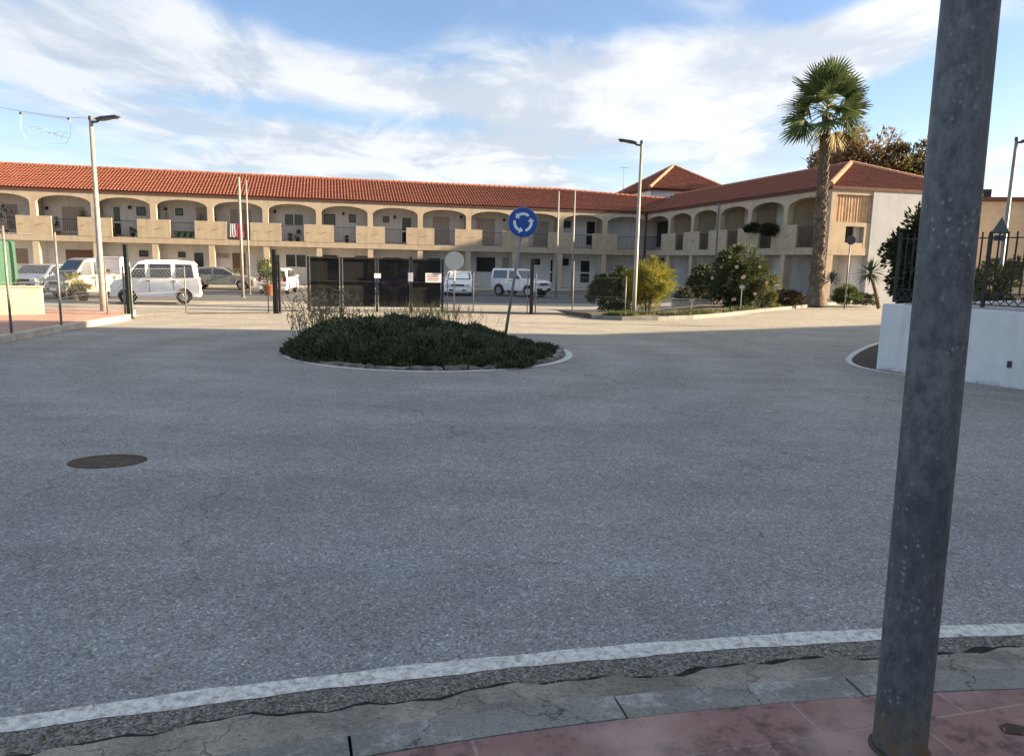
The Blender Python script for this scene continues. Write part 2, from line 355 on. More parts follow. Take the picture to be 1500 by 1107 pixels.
def poly(pts, d):
    xs_, ys_ = zip(*pts); return np.poly1d(np.polyfit(xs_, ys_, d))
kb = poly([(-.47,2.15),(.03,2.28),(.55,2.40),(1.38,2.57),(2.02,2.62)], 2)
ln = poly([(-1.84,2.43),(-1.28,2.56),(-.66,2.71),(.03,2.89),(.8,3.10),(1.65,3.24),(2.47,3.27)], 2)
ap = poly([(-1.65,2.17),(-1.03,2.30),(-.7,2.38),(.03,2.57),(.72,2.77),(1.57,2.90),(2.23,2.93)], 2)
for q in (kb,): pass
def curve_pt(f, x):                      # beyond the fitted part go on along the tangent, bending away
    if x < -2.2: return (x, f(-2.2)+f.deriv()(-2.2)*(x+2.2))
    if x > 2.8: return (x, f(2.8)+f.deriv()(2.8)*(x-2.8)-.04*(x-2.8)**2)
    return (x, f(x))
def off(f, x, d):                        # point offset sideways (toward the road is +)
    x0, y0 = curve_pt(f, x); x1, y1 = curve_pt(f, x+.01); t = Vector((x1-x0, y1-y0)).normalized()
    return (x0-t.y*d, y0+t.x*d)
kx = np.arange(-7, 8.01, .05)
# white edge line, thin worn paint
def paint_material(name, scale=1.):
    m = bpy.data.materials.new(name); m.use_nodes = True; nt = m.node_tree; N = nt.nodes; L = nt.links; b = N['Principled BSDF']; b.inputs['Roughness'].default_value = .75
    tc = N.new('ShaderNodeTexCoord'); n = N.new('ShaderNodeTexNoise'); n.inputs['Scale'].default_value = 26*scale; n.inputs['Detail'].default_value = 8; n.inputs['Roughness'].default_value = .75
    L.new(tc.outputs['Object'], n.inputs[0]); v = N.new('ShaderNodeTexVoronoi'); v.feature = 'DISTANCE_TO_EDGE'; v.inputs['Scale'].default_value = 7*scale; L.new(tc.outputs['Object'], v.inputs[0])
    nn = N.new('ShaderNodeTexNoise'); nn.inputs['Scale'].default_value = 120*scale; L.new(tc.outputs['Object'], nn.inputs[0])
    r = N.new('ShaderNodeMapRange'); r.inputs[1].default_value = .44; r.inputs[2].default_value = .62; r.inputs[4].default_value = .85; L.new(n.outputs['Fac'], r.inputs[0])
    r2 = N.new('ShaderNodeMapRange'); r2.inputs[1].default_value = .0; r2.inputs[2].default_value = .025; r2.inputs[3].default_value = .55; r2.inputs[4].default_value = 0; L.new(v.outputs['Distance'], r2.inputs[0])
    r3 = N.new('ShaderNodeMapRange'); r3.inputs[1].default_value = .55; r3.inputs[2].default_value = .75; r3.inputs[4].default_value = .5; L.new(nn.outputs['Fac'], r3.inputs[0])
    a = N.new('ShaderNodeMath'); a.operation = 'MAXIMUM'; L.new(r.outputs[0], a.inputs[0]); L.new(r2.outputs[0], a.inputs[1])
    a2 = N.new('ShaderNodeMath'); a2.operation = 'MAXIMUM'; L.new(a.outputs[0], a2.inputs[0]); L.new(r3.outputs[0], a2.inputs[1])
    mx = N.new('ShaderNodeMix'); mx.data_type = 'RGBA'; L.new(a2.outputs[0], mx.inputs[0]); mx.inputs[6].default_value = (.56, .58, .56, 1); mx.inputs[7].default_value = (.19, .19, .185, 1)
    L.new(mx.outputs[2], b.inputs['Base Color']); return m
paint = paint_material('road_paint'); paint_far = paint_material('worn_paint', .5)
def band(name, f0, f1, z0, z1, m, skirt=None):
    """strip between two offset functions x -> (x, y)"""
    mb = MB(); n = len(kx); A = [f0(x) for x in kx]; B = [f1(x) for x in kx]
    mb.add([(*p, z0) for p in A]+[(*p, z1) for p in B], [(i, i+1, n+i+1, n+i) for i in range(n-1)])
    if skirt is not None:
        mb.add([(*p, z1) for p in B]+[(p[0], p[1]+.012, skirt) for p in B], [(i, i+1, n+i+1, n+i) for i in range(n-1)])
    return struct(name, mb, m)
def jit(a, k): return lambda x: a*(math.sin(x*7.3*k+1)+.7*math.sin(x*17.1*k+2)+.5*math.sin(x*41*k))
j1, j2, j3 = jit(.004, 1), jit(.012, 1.3), jit(.018, .8)
band('road_marking', lambda x: off(ln, x, -.052+j1(x)), lambda x: off(ln, x, .052+j1(x+3)), .004, .004, paint)
gutter_m = road_material('gutter_gravel', (.125, .122, .115), .7)
crack_shade_m = M('crack_shade_dirt', (.012, .012, .011), 1, .5, 30)
band('gutter', lambda x: off(ap, x, -.05), lambda x: off(ln, x, -.048+j2(x)*.5), .002, .002, gutter_m)
def worn_concrete(name, c1, c2, c3, sc1=3.):
    m = bpy.data.materials.new(name); m.use_nodes = True; nt = m.node_tree; N = nt.nodes; L = nt.links; b = N['Principled BSDF']; b.inputs['Roughness'].default_value = .92; b.inputs['Specular IOR Level'].default_value = .2
    tc = N.new('ShaderNodeTexCoord')
    def nz(s_, d, r, off=0):
        mp = N.new('ShaderNodeMapping'); mp.inputs['Location'].default_value = (off, off*1.7, off*.3); L.new(tc.outputs['Object'], mp.inputs[0]); n = N.new('ShaderNodeTexNoise'); n.inputs['Scale'].default_value = s_; n.inputs['Detail'].default_value = d; n.inputs['Roughness'].default_value = r; L.new(mp.outputs[0], n.inputs[0]); return n.outputs['Fac']
    def mr(x, a, b_, c=0, d=1):
        r = N.new('ShaderNodeMapRange'); L.new(x, r.inputs[0])
        for i, q in enumerate((a, b_, c, d)): r.inputs[i+1].default_value = q
        return r.outputs[0]
    def mix(f, a, b_, t='MIX'):
        q = N.new('ShaderNodeMix'); q.data_type = 'RGBA'; q.blend_type = t; L.new(f, q.inputs[0])
        for k, v in ((6, a), (7, b_)):
            if isinstance(v, tuple): q.inputs[k].default_value = (*v, 1)
            else: L.new(v, q.inputs[k])
        return q.outputs[2]
    c = mix(mr(nz(sc1, 9, .7), .42, .60), c1, c2)
    c = mix(mr(nz(sc1*1.7, 9, .75, 4), .52, .66), c, c3)
    c = mix(mr(nz(60, 5, .7), .5, .68, 0, .7), c, tuple(x*.45 for x in c1))
    c = mix(mr(nz(150, 3, .7, 2), .58, .72, 0, .7), c, tuple(min(1, x*1.8) for x in c2))
    v = N.new('ShaderNodeTexVoronoi'); v.feature = 'DISTANCE_TO_EDGE'; v.inputs['Scale'].default_value = 1.7; va = N.new('ShaderNodeVectorMath'); va.operation = 'MULTIPLY_ADD'; va.inputs[1].default_value = (.25, .25, .25)
    n3 = N.new('ShaderNodeTexNoise'); n3.inputs['Scale'].default_value = 8; n3.inputs['Detail'].default_value = 6; L.new(tc.outputs['Object'], n3.inputs[0]); L.new(n3.outputs['Color'], va.inputs[0]); L.new(tc.outputs['Object'], va.inputs[2]); L.new(va.outputs[0], v.inputs[0])
    c = mix(mr(v.outputs['Distance'], .0, .008, .75, 0), c, (.02, .019, .017))
    L.new(c, b.inputs['Base Color']); bp = N.new('ShaderNodeBump'); bp.inputs['Strength'].default_value = .8; bp.inputs['Distance'].default_value = .012; L.new(nz(28, 8, .75), bp.inputs['Height']); L.new(bp.outputs[0], b.inputs['Normal']); return m
apron_m = worn_concrete('apron_concrete', (.145, .14, .13), (.29, .275, .245), (.17, .175, .135))
kerb_near = worn_concrete('kerb_stone', (.16, .165, .155), (.22, .225, .215), (.40, .41, .42), 2.2)
band('crack_shade', lambda x: off(ap, x, -.03), lambda x: off(ap, x, j3(x)+.127+.010*sst(.6, 1.6, x)+.004*math.sin(x*23+1)+.003*math.sin(x*61)+.003*math.sin(x*97)), .008, .008, crack_shade_m)  # dark strip painting the shadow and dirt along the apron's foot
band('apron', lambda x: off(kb, x, .13), lambda x: off(ap, x, j3(x)), .094, .082, apron_m, -.02)
mb = MB()
for i, x0 in enumerate(np.arange(-7, 7.6, .93)):
    ps = [x0+.005+q*.92/6 for q in range(7)]
    a = [off(kb, x, .006) for x in ps]; b = [off(kb, x, .145) for x in ps]; dz = random.uniform(-.004, .004); n = 7
    mb.add([(*p, .101+dz) for p in a]+[(*p, .099+dz) for p in b]+[(*p, -.05) for p in a]+[(*p, -.05) for p in b],
           [(i, i+1, n+i+1, n+i) for i in range(6)]+[(2*n+i, i, i+1, 2*n+i+1)[::-1] for i in range(6)]+[(n+i, n+i+1, 3*n+i+1, 3*n+i) for i in range(6)]+[(0, n, 3*n, 2*n), (6, 2*n+6, 3*n+6, n+6)])
struct('kerb', mb, kerb_near)
def paving_material():
    m = bpy.data.materials.new('red_paving'); m.use_nodes = True; nt = m.node_tree; N = nt.nodes; L = nt.links; b = N['Principled BSDF']; b.inputs['Roughness'].default_value = .8
    tc = N.new('ShaderNodeTexCoord'); mp = N.new('ShaderNodeMapping'); mp.inputs['Rotation'].default_value = (0, 0, R(-14)); mp.inputs['Location'].default_value = (.16, .12, 0); L.new(tc.outputs['Object'], mp.inputs[0])
    br = N.new('ShaderNodeTexBrick'); br.inputs['Scale'].default_value = 1; br.inputs['Brick Width'].default_value = .6; br.inputs['Row Height'].default_value = .42; br.inputs['Mortar Size'].default_value = .007
    br.inputs['Mortar Smooth'].default_value = .3; br.offset = .37; br.inputs['Color1'].default_value = (.215, .122, .112, 1); br.inputs['Color2'].default_value = (.17, .104, .10, 1); br.inputs['Mortar'].default_value = (.25, .185, .17, 1)
    L.new(mp.outputs[0], br.inputs['Vector'])
    n = N.new('ShaderNodeTexNoise'); n.inputs['Scale'].default_value = 6; n.inputs['Detail'].default_value = 10; n.inputs['Roughness'].default_value = .78; L.new(tc.outputs['Object'], n.inputs[0])
    r = N.new('ShaderNodeMapRange'); r.inputs[1].default_value = .50; r.inputs[2].default_value = .62; L.new(n.outputs['Fac'], r.inputs[0])
    n2 = N.new('ShaderNodeTexNoise'); n2.inputs['Scale'].default_value = 3; n2.inputs['Detail'].default_value = 8
    mp2 = N.new('ShaderNodeMapping'); mp2.inputs['Location'].default_value = (5, 3, 1); L.new(tc.outputs['Object'], mp2.inputs[0]); L.new(mp2.outputs[0], n2.inputs[0])
    r2 = N.new('ShaderNodeMapRange'); r2.inputs[1].default_value = .48; r2.inputs[2].default_value = .68; r2.inputs[4].default_value = .75; L.new(n2.outputs['Fac'], r2.inputs[0])
    mx = N.new('ShaderNodeMix'); mx.data_type = 'RGBA'; L.new(r.outputs[0], mx.inputs[0]); L.new(br.outputs['Color'], mx.inputs[6]); mx.inputs[7].default_value = (.075, .042, .045, 1)
    mx2 = N.new('ShaderNodeMix'); mx2.data_type = 'RGBA'; L.new(r2.outputs[0], mx2.inputs[0]); L.new(mx.outputs[2], mx2.inputs[6]); mx2.inputs[7].default_value = (.34, .245, .225, 1)
    L.new(mx2.outputs[2], b.inputs['Base Color'])
    bp = N.new('ShaderNodeBump'); bp.inputs['Strength'].default_value = .5; bp.inputs['Distance'].default_value = .012
    ad = N.new('ShaderNodeMath'); ad.operation = 'MULTIPLY_ADD'; ad.inputs[1].default_value = -1.2; L.new(br.outputs['Fac'], ad.inputs[0]); L.new(n.outputs['Fac'], ad.inputs[2])
    L.new(ad.outputs[0], bp.inputs['Height']); L.new(bp.outputs[0], b.inputs['Normal']); return m
mb = MB(); n = len(kx); A = [curve_pt(kb, x) for x in kx]
mb.add([(*p, .100) for p in A]+[(p[0], -9, .100) for p in A], [(n+i, n+i+1, i+1, i) for i in range(n-1)])
struct('pavement', mb, paving_material())
# a broken corner in the paving by the pole: bare dark earth
h0 = G(1485, 1067, .104)
mb = MB(); pts = [(h0.x+.055*math.cos(t)*random.uniform(.7, 1.2), h0.y+.04*math.sin(t)*random.uniform(.7, 1.2), .104) for t in np.linspace(0, 6.0, 12)]
mb.add(pts, [tuple(range(12))]); struct('pavement_hole', mb, soil)

# manhole cover sunk in the road
c0 = (G(158, 664)+G(158, 688))/2
t = thing('manhole_cover', 'round rusty iron manhole cover set in the bare asphalt', 'manhole cover', (c0.x, c0.y, 0))
rust = M('rusty_iron', (.045, .036, .027), .85, .4, 9, .8, 60, c2=(.135, .085, .05), lo=.45, hi=.7)
t.rotation_euler = (0, 0, R(10)); t.scale = (1, .70, 1)
MB().lathe([(.30, -.02), (.30, .005), (.275, .005), (.275, -.004)], 32).build('frame', rust, t)
MB().lathe([(.272, -.02), (.272, .004)], 32).build('lid', rust, t)

# left pavement with kerb
KL = [G(-220, 560), G(0, 503), G(105, 483), G(190, 469)]
mb = MB(); P = [(-9.0, 9.0)]+[(p.x, p.y) for p in KL]+[(-10.6, 20.5)]
P = P[:1]+P[2:]
def path_off(P, d):
    out = []
    for i, p in enumerate(P):
        a = Vector(P[max(i-1, 0)]); b = Vector(P[min(i+1, len(P)-1)]); t = (b-a).normalized(); out.append((p[0]-t.y*d, p[1]+t.x*d))
    return out
Q = path_off(P, .16); n = len(P)
mb.add([(*p, -.05) for p in P]+[(*p, .13) for p in P]+[(*p, .13) for p in Q], [(i, i+1, n+i+1, n+i)[::-1] for i in range(n-1)]+[(n+i, n+i+1, 2*n+i+1, 2*n+i)[::-1] for i in range(n-1)]+[(n-1, 2*n-1, 3*n-1)])
for f in [0]: pass
ob = struct('side_kerb', mb, kerb_pale)
mb = MB(); mb.add([(*p, .126) for p in Q]+[(-45, p[1], .126) for p in Q], [(i, n+i, n+i+1, i+1)[::-1] for i in range(n-1)])
mb.add([(Q[-1][0], Q[-1][1], .126), (-45, Q[-1][1], .126), (-45, Q[-1][1]+.1, -.5), (Q[-1][0], Q[-1][1]+.1, -.5)], [(0, 1, 2, 3)])
struct('side_pavement', mb, pave_pink)

# ------------------------------------------------------------------ buildings
def local_hit(root, px, py, axis, val):
    """where the view ray through a pixel meets the plane local[axis] = val of a root"""
    a = root.rotation_euler.z; M3 = Matrix.Rotation(-a, 3, 'Z')
    p = M3 @ (Vector((0, 0, EYE)) - root.location); d = M3 @ ray(px, py); t = (val-p[axis])/d[axis]; return p + d*t
def add_window(root, x0, x1, z0, z1, v, kind='dark', axis=1, sgn=-1, name='window'):
    """a framed opening lying on the wall plane local[axis] = v, facing sgn"""
    def B(mb, a0, a1, d0, d1, b0, b1):
        d0, d1 = sorted((v+sgn*d0, v+sgn*d1))
        return mb.box(a0, a1, d0, d1, b0, b1) if axis == 1 else mb.box(d0, d1, a0, a1, b0, b1)
    f = .05; fm = {'dark': frame_d, 'white': frame_w, 'shutter': shutter_m, 'brown': shutter_br, 'door': frame_w, 'glass2': frame_w, 'dooropen': frame_d}[kind]
    mb = MB(); B(mb, x0, x0+f, .003, .05, z0, z1); B(mb, x1-f, x1, .003, .05, z0, z1); B(mb, x0+f, x1-f, .003, .047, z1-f, z1); B(mb, x0+f, x1-f, .003, .047, z0, z0+f)
    if kind == 'glass2': xm = (x0+x1)/2; B(mb, xm-.03, xm+.03, .003, .045, z0+f, z1-f)
    if kind == 'door': zm = z0+.45*(z1-z0); B(mb, x0+f, x1-f, .003, .04, zm-.05, zm+.05)
    w = mb.build('door' if kind in ('door', 'dooropen') else name, fm, root)
    mb = MB()
    if kind in ('shutter', 'brown'):
        nz = max(3, int((z1-z0)/.09))
        for i in range(nz):
            za = z0+f+(z1-z0-2*f)*i/nz; zb = z0+f+(z1-z0-2*f)*(i+.86)/nz; B(mb, x0+f, x1-f, .006, .03, za, zb)
        B(mb, x0+f, x1-f, .002, .012, z0+f, z1-f)
        mb.build('shutter', shutter_m if kind == 'shutter' else shutter_br, w)
    else:
        B(mb, x0+f, x1-f, .004, .016, z0+f, z1-f); mb.build('pane', glass_dk, w)
    return w

def arch_wall(mb, u0, u1, hp0, hp1, zlo, zsp, zcr, ztop, v0, v1, n=14):
    """one bay of an arcade: opening between u0+hp0 and u1-hp1"""
    a, b = u0+hp0, u1-hp1; cx, hw = (a+b)/2, (b-a)/2
    us = [cx-hw*math.cos(math.pi*i/n) for i in range(n+1)]
    zs = [zsp+(zcr-zsp)*max(0, 1-((u-cx)/hw)**2)**.5 for u in us]
    vs = []; fs = []
    for u, z in zip(us, zs): vs += [(u, v0, z), (u, v0, ztop), (u, v1, z), (u, v1, ztop)]
    for i in range(n):
        p, q = 4*i, 4*i+4
        fs += [(p, q, q+1, p+1), (p+2, p+3, q+3, q+2), (p, p+2, q+2, q)]
    mb.add(vs, fs)
def tile_slope(org, ud, sd, nd, u0f, u1f, slen, m, parent, row=.37, per=.22, name='roof'):
    """barrel tiles laid in rows up a slope; u0f/u1f(q) limit each row, q = 0 eave .. 1 ridge"""
    org, ud, sd, nd = map(Vector, (org, ud, sd, nd)); V = []; F = []; nr = int(slen/row+.5); row = slen/nr; K = 6
    for r in range(nr):
        q = (r+.5)/nr; a, b = u0f(q), u1f(q)
        if b-a < per: continue
        i0, i1 = int(math.floor(a/per*K)), int(math.ceil(b/per*K)); o = len(V); jit_r = random.uniform(-.01, .01)
        for i in range(i0, i1+1):
            u = i*per/K; t = (i % K)/K; h = .042*math.sin(math.pi*min(1, t/.66)) if t < .66 else -.02*math.sin(math.pi*(t-.66)/.34)
            h += .006*math.sin(i//K*12.9898+r*4.1)
            p = org+ud*u; V.append(p+sd*(r*row-.03+jit_r*.5)+nd*(h+.05)); V.append(p+sd*((r+1)*row)+nd*(h+.012)); V.append(p+sd*(r*row-.03)+nd*(-.01))
        for i in range(i1-i0):
            F.append((o+3*i, o+3*i+3, o+3*i+4, o+3*i+1)); F.append((o+3*i+2, o+3*i+5, o+3*i+3, o+3*i))
    mb = MB(); mb.add(V, F); return mb.build(name, m, parent)
def ridge_caps(name, a, b, parent, r=.13, m=None):
    a, b = Vector(a), Vector(b); L_ = (b-a).length; k = max(2, int(L_/.42)); mb = MB()
    for i in range(k):
        p = a.lerp(b, i/k); q = a.lerp(b, (i+1.08)/k); mb.tube([p, q], [r*1.08, r*.9], 8)
    return mb.build(name, m or tile_dk, parent)

VB = 1.75                                    # back wall plane behind the arcade
def wing(root, piers, lo, hi, ztops, partition_every=1, insets=True, hw=1.03):
    zf = ZS+.37; zp = 3.98; zsp, zcr, ztop = 4.86, 5.34, 5.76; hp = .19
    ends = [lo]+piers+[hi]
    mb = MB()
    for i, u in enumerate(piers):
        mb.box(u-hp, u+hp, 0, .36, -.7, ZS-.001)                                   # ground floor pier
        mb.box(u-hp, u+hp, 0, .36, zf, zsp); mb.box(u-hp, u+hp, .0, .36, zsp, ztop)
    for a, b in zip(piers[:-1], piers[1:]): arch_wall(mb, a, b, hp, hp, zf, zsp, zcr, ztop, 0, .36)
    if lo < piers[0]-.5: arch_wall(mb, lo, piers[0], 0, hp, zf, zsp, zcr, ztop, 0, .36)
    if hi > piers[-1]+.5: arch_wall(mb, piers[-1], hi, hp, 0, zf, zsp, zcr, ztop, 0, .36)
    mb.build('arcade', cream, root)
    MB().box(lo, hi, -.035, VB-.002, ZS, zf).build('balcony_slab', cream_lt, root)
    for i, u in enumerate(piers):
        a, b = max(lo, u-hw), min(hi, u+hw)
        p = MB().box(a, b, -.05, .11, zf+.002, zp).build('parapet', cream_lt, root)
        if insets:
            for x0, x1, z, tl in ((u-.86, u-.58, 3.42+random.uniform(-.03, .03), .02), (u+.02, u+.52, 3.36+random.uniform(-.03, .03), .10)):
                if x0 > a and x1 < b:
                    MB().prism([(x0, z), (x0+.12, z-.035), (x1, z+tl*.6), (x1-.02, z+tl+.02), (x0+.15, z+.035)], lambda a_, b_, d: (a_, d, b_), -.062, -.048).build('stone_inset', insetm, p)
    for a, b in zip(ends[:-1], ends[1:]):
        a2 = a+hw if a in piers else a; b2 = b-hw if b in piers else b
        if b2-a2 < .4: continue
        mb = MB(); mb.bar((a2, .03, zp-.16), (b2, .03, zp-.16), .035); mb.bar((a2, .03, zf+.12), (b2, .03, zf+.12), .03)
        for x in np.arange(a2+.1, b2-.05, .115): mb.bar((x, .03, zf+.12), (x, .03, zp-.16), .014)
        mb.build('railing', iron, root)
    for i, u in enumerate(piers):
        if i % partition_every == 0:
            MB().box(u-.06, u+.06, .362, VB-.002, zf+.002, 5.498).build('partition', cream, root); MB().box(u-.06, u+.06, .362, VB-.002, -.7, ZS-.002).build('partition', white_wall, root)
    MB().box(lo, hi, .365, VB+.1, 5.5, 5.56).build('balcony_ceiling', white_wall, root)
    return zf, zp

SL = math.atan2(ZR-ZE, 4.56); cs, ss = math.cos(SL), math.sin(SL); SLEN = 4.56/cs
# --- long wing
lw = thing('apartment_building', 'long two storey cream apartment building with orange tiled roof and arched balconies', 'building', CORNER, AL)
LP = [-43.06+3.6*k for k in range(-3, 12)]
zf, zp = wing(lw, LP, LP[0]-2, -.002, None)
MB().box(LP[0]-2, 9.4, VB, 9.0, -.8, 5.5).build('wall', white_wall, lw)
uL = LP[0]-2.3
def u1_front(q): return 4.6 if q < .72 else -6.3+(1-q)/.28*10.9
tile_slope((0, -.06, ZE), (1, 0, 0), (0, cs, ss), (0, -ss, cs), lambda q: uL, u1_front, SLEN, tile_m, lw)
tile_slope((0, 9.06, ZE), (1, 0, 0), (0, -cs, ss), (0, ss, cs), lambda q: uL, lambda q: -6.3, SLEN, tile_m, lw)
mb = MB(); mb.prism([(.03, ZE+.03), (8.97, ZE+.03), (4.5, ZR-.06)], lambda a, b, d: (d, a, b), uL+.05, -6.4); mb.build('gable', white_wall, lw)
MB().box(-6.38, 9.4, .4, 9.3, 5.562, 5.62).build('roof_base', white_wall, lw)
ridge_caps('ridge', (uL, 4.5, ZR+.04), (-6.3, 4.5, ZR+.04), lw)
ridge_caps('ridge', (-6.3, 4.5, ZR+.04), (4.3, 3.1, ZR-.5), lw)
MB().box(uL, -.06, -.06, -.003, ZE-.17, ZE-.01).build('eave', soffit_m, lw)
def lwin(x0, x1, y0, y1, kind):
    a = local_hit(lw, x0, (y0+y1)/2, 1, VB); b = local_hit(lw, x1, (y0+y1)/2, 1, VB); xm = (x0+x1)/2
    c = local_hit(lw, xm, y0, 1, VB); d = local_hit(lw, xm, y1, 1, VB)
    return add_window(lw, a.x, b.x, max(d.z, -.4), c.z, VB, kind)
for a in [(92, 124, 303, 338, 'shutter'), (57, 64, 300, 332, 'brown'), (200, 213, 303, 316, 'dark'), (166, 178, 302, 345, 'door'), (257, 268, 305, 316, 'dark'), (288, 302, 304, 350, 'shutter'),
          (338, 368, 307, 351, 'shutter'), (416, 445, 313, 331, 'glass2'), (475, 491, 314, 330, 'dark'), (511, 521, 314, 326, 'dark'), (561, 570, 317, 326, 'dark'), (588, 603, 318, 356, 'door'),
          (634, 658, 318, 357, 'shutter'), (698, 724, 320, 359, 'shutter'), (781, 803, 324, 360, 'shutter'), (826, 836, 324, 334, 'dark'), (858, 872, 324, 360, 'door'), (-22, -4, 300, 340, 'shutter'), (10, 26, 299, 336, 'shutter'),
          # ground floor
          (24, 41, 364, 386, 'brown'), (97, 136, 366, 389, 'brown'), (204, 217, 367, 376, 'dark'), (261, 272, 369, 377, 'dark'), (284, 300, 369, 412, 'door'), (341, 360, 371, 412, 'brown'), (318, 336, 371, 378, 'shutter'),
          (418, 449, 372, 392, 'glass2'), (470, 494, 374, 395, 'dark'), (520, 545, 375, 415, 'brown'), (560, 588, 376, 398, 'glass2'), (625, 645, 377, 415, 'door'), (698, 725, 377, 398, 'dark'), (781, 791, 379, 388, 'dark'), (824, 833, 379, 389, 'dark'), (849, 864, 381, 415, 'door'), (735, 752, 377, 412, 'shutter'), (805, 816, 380, 414, 'door')]:
    lwin(*a)
# lamp brackets and small wall lights on the balconies
for i, (x, y) in enumerate([(69, 305), (190, 304), (243, 306), (403, 310), (503, 313), (578, 318), (675, 318), (738, 322)]):
    p = local_hit(lw, x, y, 1, VB); MB().box(p.x-.08, p.x+.08, VB-.14, VB-.003, p.z-.1, p.z+.1).box(p.x-.05, p.x+.05, VB-.2, VB-.14, p.z-.13, p.z+.02).build('wall_light', frame_d, lw)

# --- side wing
rw = thing('apartment_building', 'shorter shaded wing of the cream apartments with hipped roof, behind the palm', 'building', CORNER, AL-math.pi/2)
SP = [4.09+3.6*k for k in range(0, 5)]; SE = 22.09
zf, zp = wing(rw, SP, .0, SE-.001, None, partition_every=1, insets=True, hw=1.15)
MB().box(-9.0, SE-.2, VB, 9.0, -.8, 5.498).build('wall', white_wall, rw)
def hip(q): return SE+.06-q*4.56
tile_slope((0, -.06, ZE), (1, 0, 0), (0, cs, ss), (0, -ss, cs), lambda q: max(-4.5, .02-4.56*q), hip, SLEN, tile_m, rw)
tile_slope((0, 9.06, ZE), (1, 0, 0), (0, -cs, ss), (0, ss, cs), lambda q: -9.4, hip, SLEN, tile_m, rw)
tile_slope((SE+.06, 4.5, ZE), (0, 1, 0), (-cs, 0, ss), (ss, 0, cs), lambda q: -4.56+q*4.56, lambda q: 4.56-q*4.56, SLEN, tile_m, rw)
ridge_caps('ridge', (-4.5, 4.5, ZR+.04), (SE-4.5, 4.5, ZR+.04), rw)
hipcap = M('pale_hip_tile', (.40, .21, .135), .85, .15, 3)
ridge_caps('hip_ridge', (SE+.08, -.08, ZE+.06), (SE-4.5, 4.5, ZR+.05), rw, .15, hipcap); ridge_caps('hip_ridge', (SE+.08, 9.08, ZE+.06), (SE-4.5, 4.5, ZR+.05), rw, .15, hipcap)
MB().box(.06, SE+.24, -.06, -.003, ZE-.17, ZE-.01).box(SE+.205, SE+.24, -.003, 9.06, ZE-.17, ZE-.01).build('eave', soffit_m, rw)
MB().box(-9, SE-.2, .4, 9.0, 5.562, 5.62).build('roof_base', white_wall, rw)
MB().tube([(.16, -.12, ZE-.15), (.16, -.12, ZS-.4), (.16, -.12, -.3)], .085, 8).tube([(.16, -.3, ZE-.1), (.16, -.12, ZE-.3)], .09, 8).build('downpipe', soffit_m, rw)
MB().tube([(11.29, -.09, ZE-.1), (11.29, -.09, -.1)], .045, 8).build('downpipe', galv, rw)
def rwin(x0, x1, y0, y1, kind):
    a = local_hit(rw, x0, (y0+y1)/2, 1, VB); b = local_hit(rw, x1, (y0+y1)/2, 1, VB); xm = (x0+x1)/2
    c = local_hit(rw, xm, y0, 1, VB); d = local_hit(rw, xm, y1, 1, VB)
    return add_window(rw, a.x, b.x, max(d.z, zf+.01 if d.z > 2 else .02), c.z, VB, kind)
for a in [(961, 978, 325, 362, 'dooropen'), (1000, 1007, 322, 362, 'brown'), (1025, 1038, 318, 362, 'shutter'), (1043, 1048, 318, 335, 'dark'), (1067, 1077, 315, 362, 'dooropen'), (1110, 1124, 331, 360, 'dooropen'), (1109, 1131, 312, 329, 'shutter'), (1161, 1187, 308, 358, 'dooropen'),
          (957, 972, 378, 412, 'dooropen'), (990, 1003, 380, 412, 'shutter'), (1028, 1042, 382, 400, 'dark'), (1075, 1090, 380, 425, 'door'), (1153, 1178, 381, 409, 'white'), (1118, 1128, 380, 400, 'dark')]:
    rwin(*a)
# gable end facing the road
def E_(px, py): p = local_hit(rw, px, py, 0, SE); return p.y, p.z
wA, _ = E_(1217, 330); wB, _ = E_(1272, 330); w0, _ = E_(1235, 345); w1, _ = E_(1262, 345); _, zo0 = E_(1248, 356); _, zo1 = E_(1248, 332); _, zb = E_(1245, 326)
mb = MB(); wA = 0
mb.box(SE, SE+.16, wA, w0, zf, zo1); mb.box(SE, SE+.16, w1, wB, zf, zo1); mb.box(SE, SE+.155, w0, w1, zf, zo0); mb.box(SE-.0, SE+.17, wA, wB, ZS, zf-.001); mb.box(SE, SE+.158, wA, wB, zo1, zb)
mb.box(SE, SE+.16, wA, wB, 5.36, ZE-.12); mb.box(SE, SE+.16, wA, .30, zb, 5.36); mb.box(SE-.36, SE+.16, wA, .36, -.7, ZS-.001)
mb.build('end_balcony', cream, rw)
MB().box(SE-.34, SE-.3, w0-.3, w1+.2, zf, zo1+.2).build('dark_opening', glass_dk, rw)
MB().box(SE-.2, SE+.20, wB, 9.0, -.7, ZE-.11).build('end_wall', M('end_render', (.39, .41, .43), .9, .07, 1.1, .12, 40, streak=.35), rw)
bl = M('bamboo_blind', (.50, .33, .20), .8, .2, 3)
mb = MB()
for i, y in enumerate(np.arange(.32, wB-.02, .052)):
    mb.box(SE+.05+.012*math.sin(i*1.9), SE+.075+.012*math.sin(i*1.9), y, y+.047, zb-.10+.03*math.sin(i*1.3), 5.34)
mb.build('blind', bl, rw)
a = local_hit(rw, 1230, 391, 0, SE-1.2); b = local_hit(rw, 1239.6, 391, 0, SE-1.2); _c = local_hit(rw, 1235, 384, 0, SE-1.2).z; _d = local_hit(rw, 1235, 398, 0, SE-1.2).z
MB().box(SE-1.3, SE-1.2, .37, wB-.002, -.7, ZS-.003).build('recess_wall', white_wall, rw)
add_window(rw, a.y, b.y, _d, _c, SE-1.2, 'dark', 0, 1)

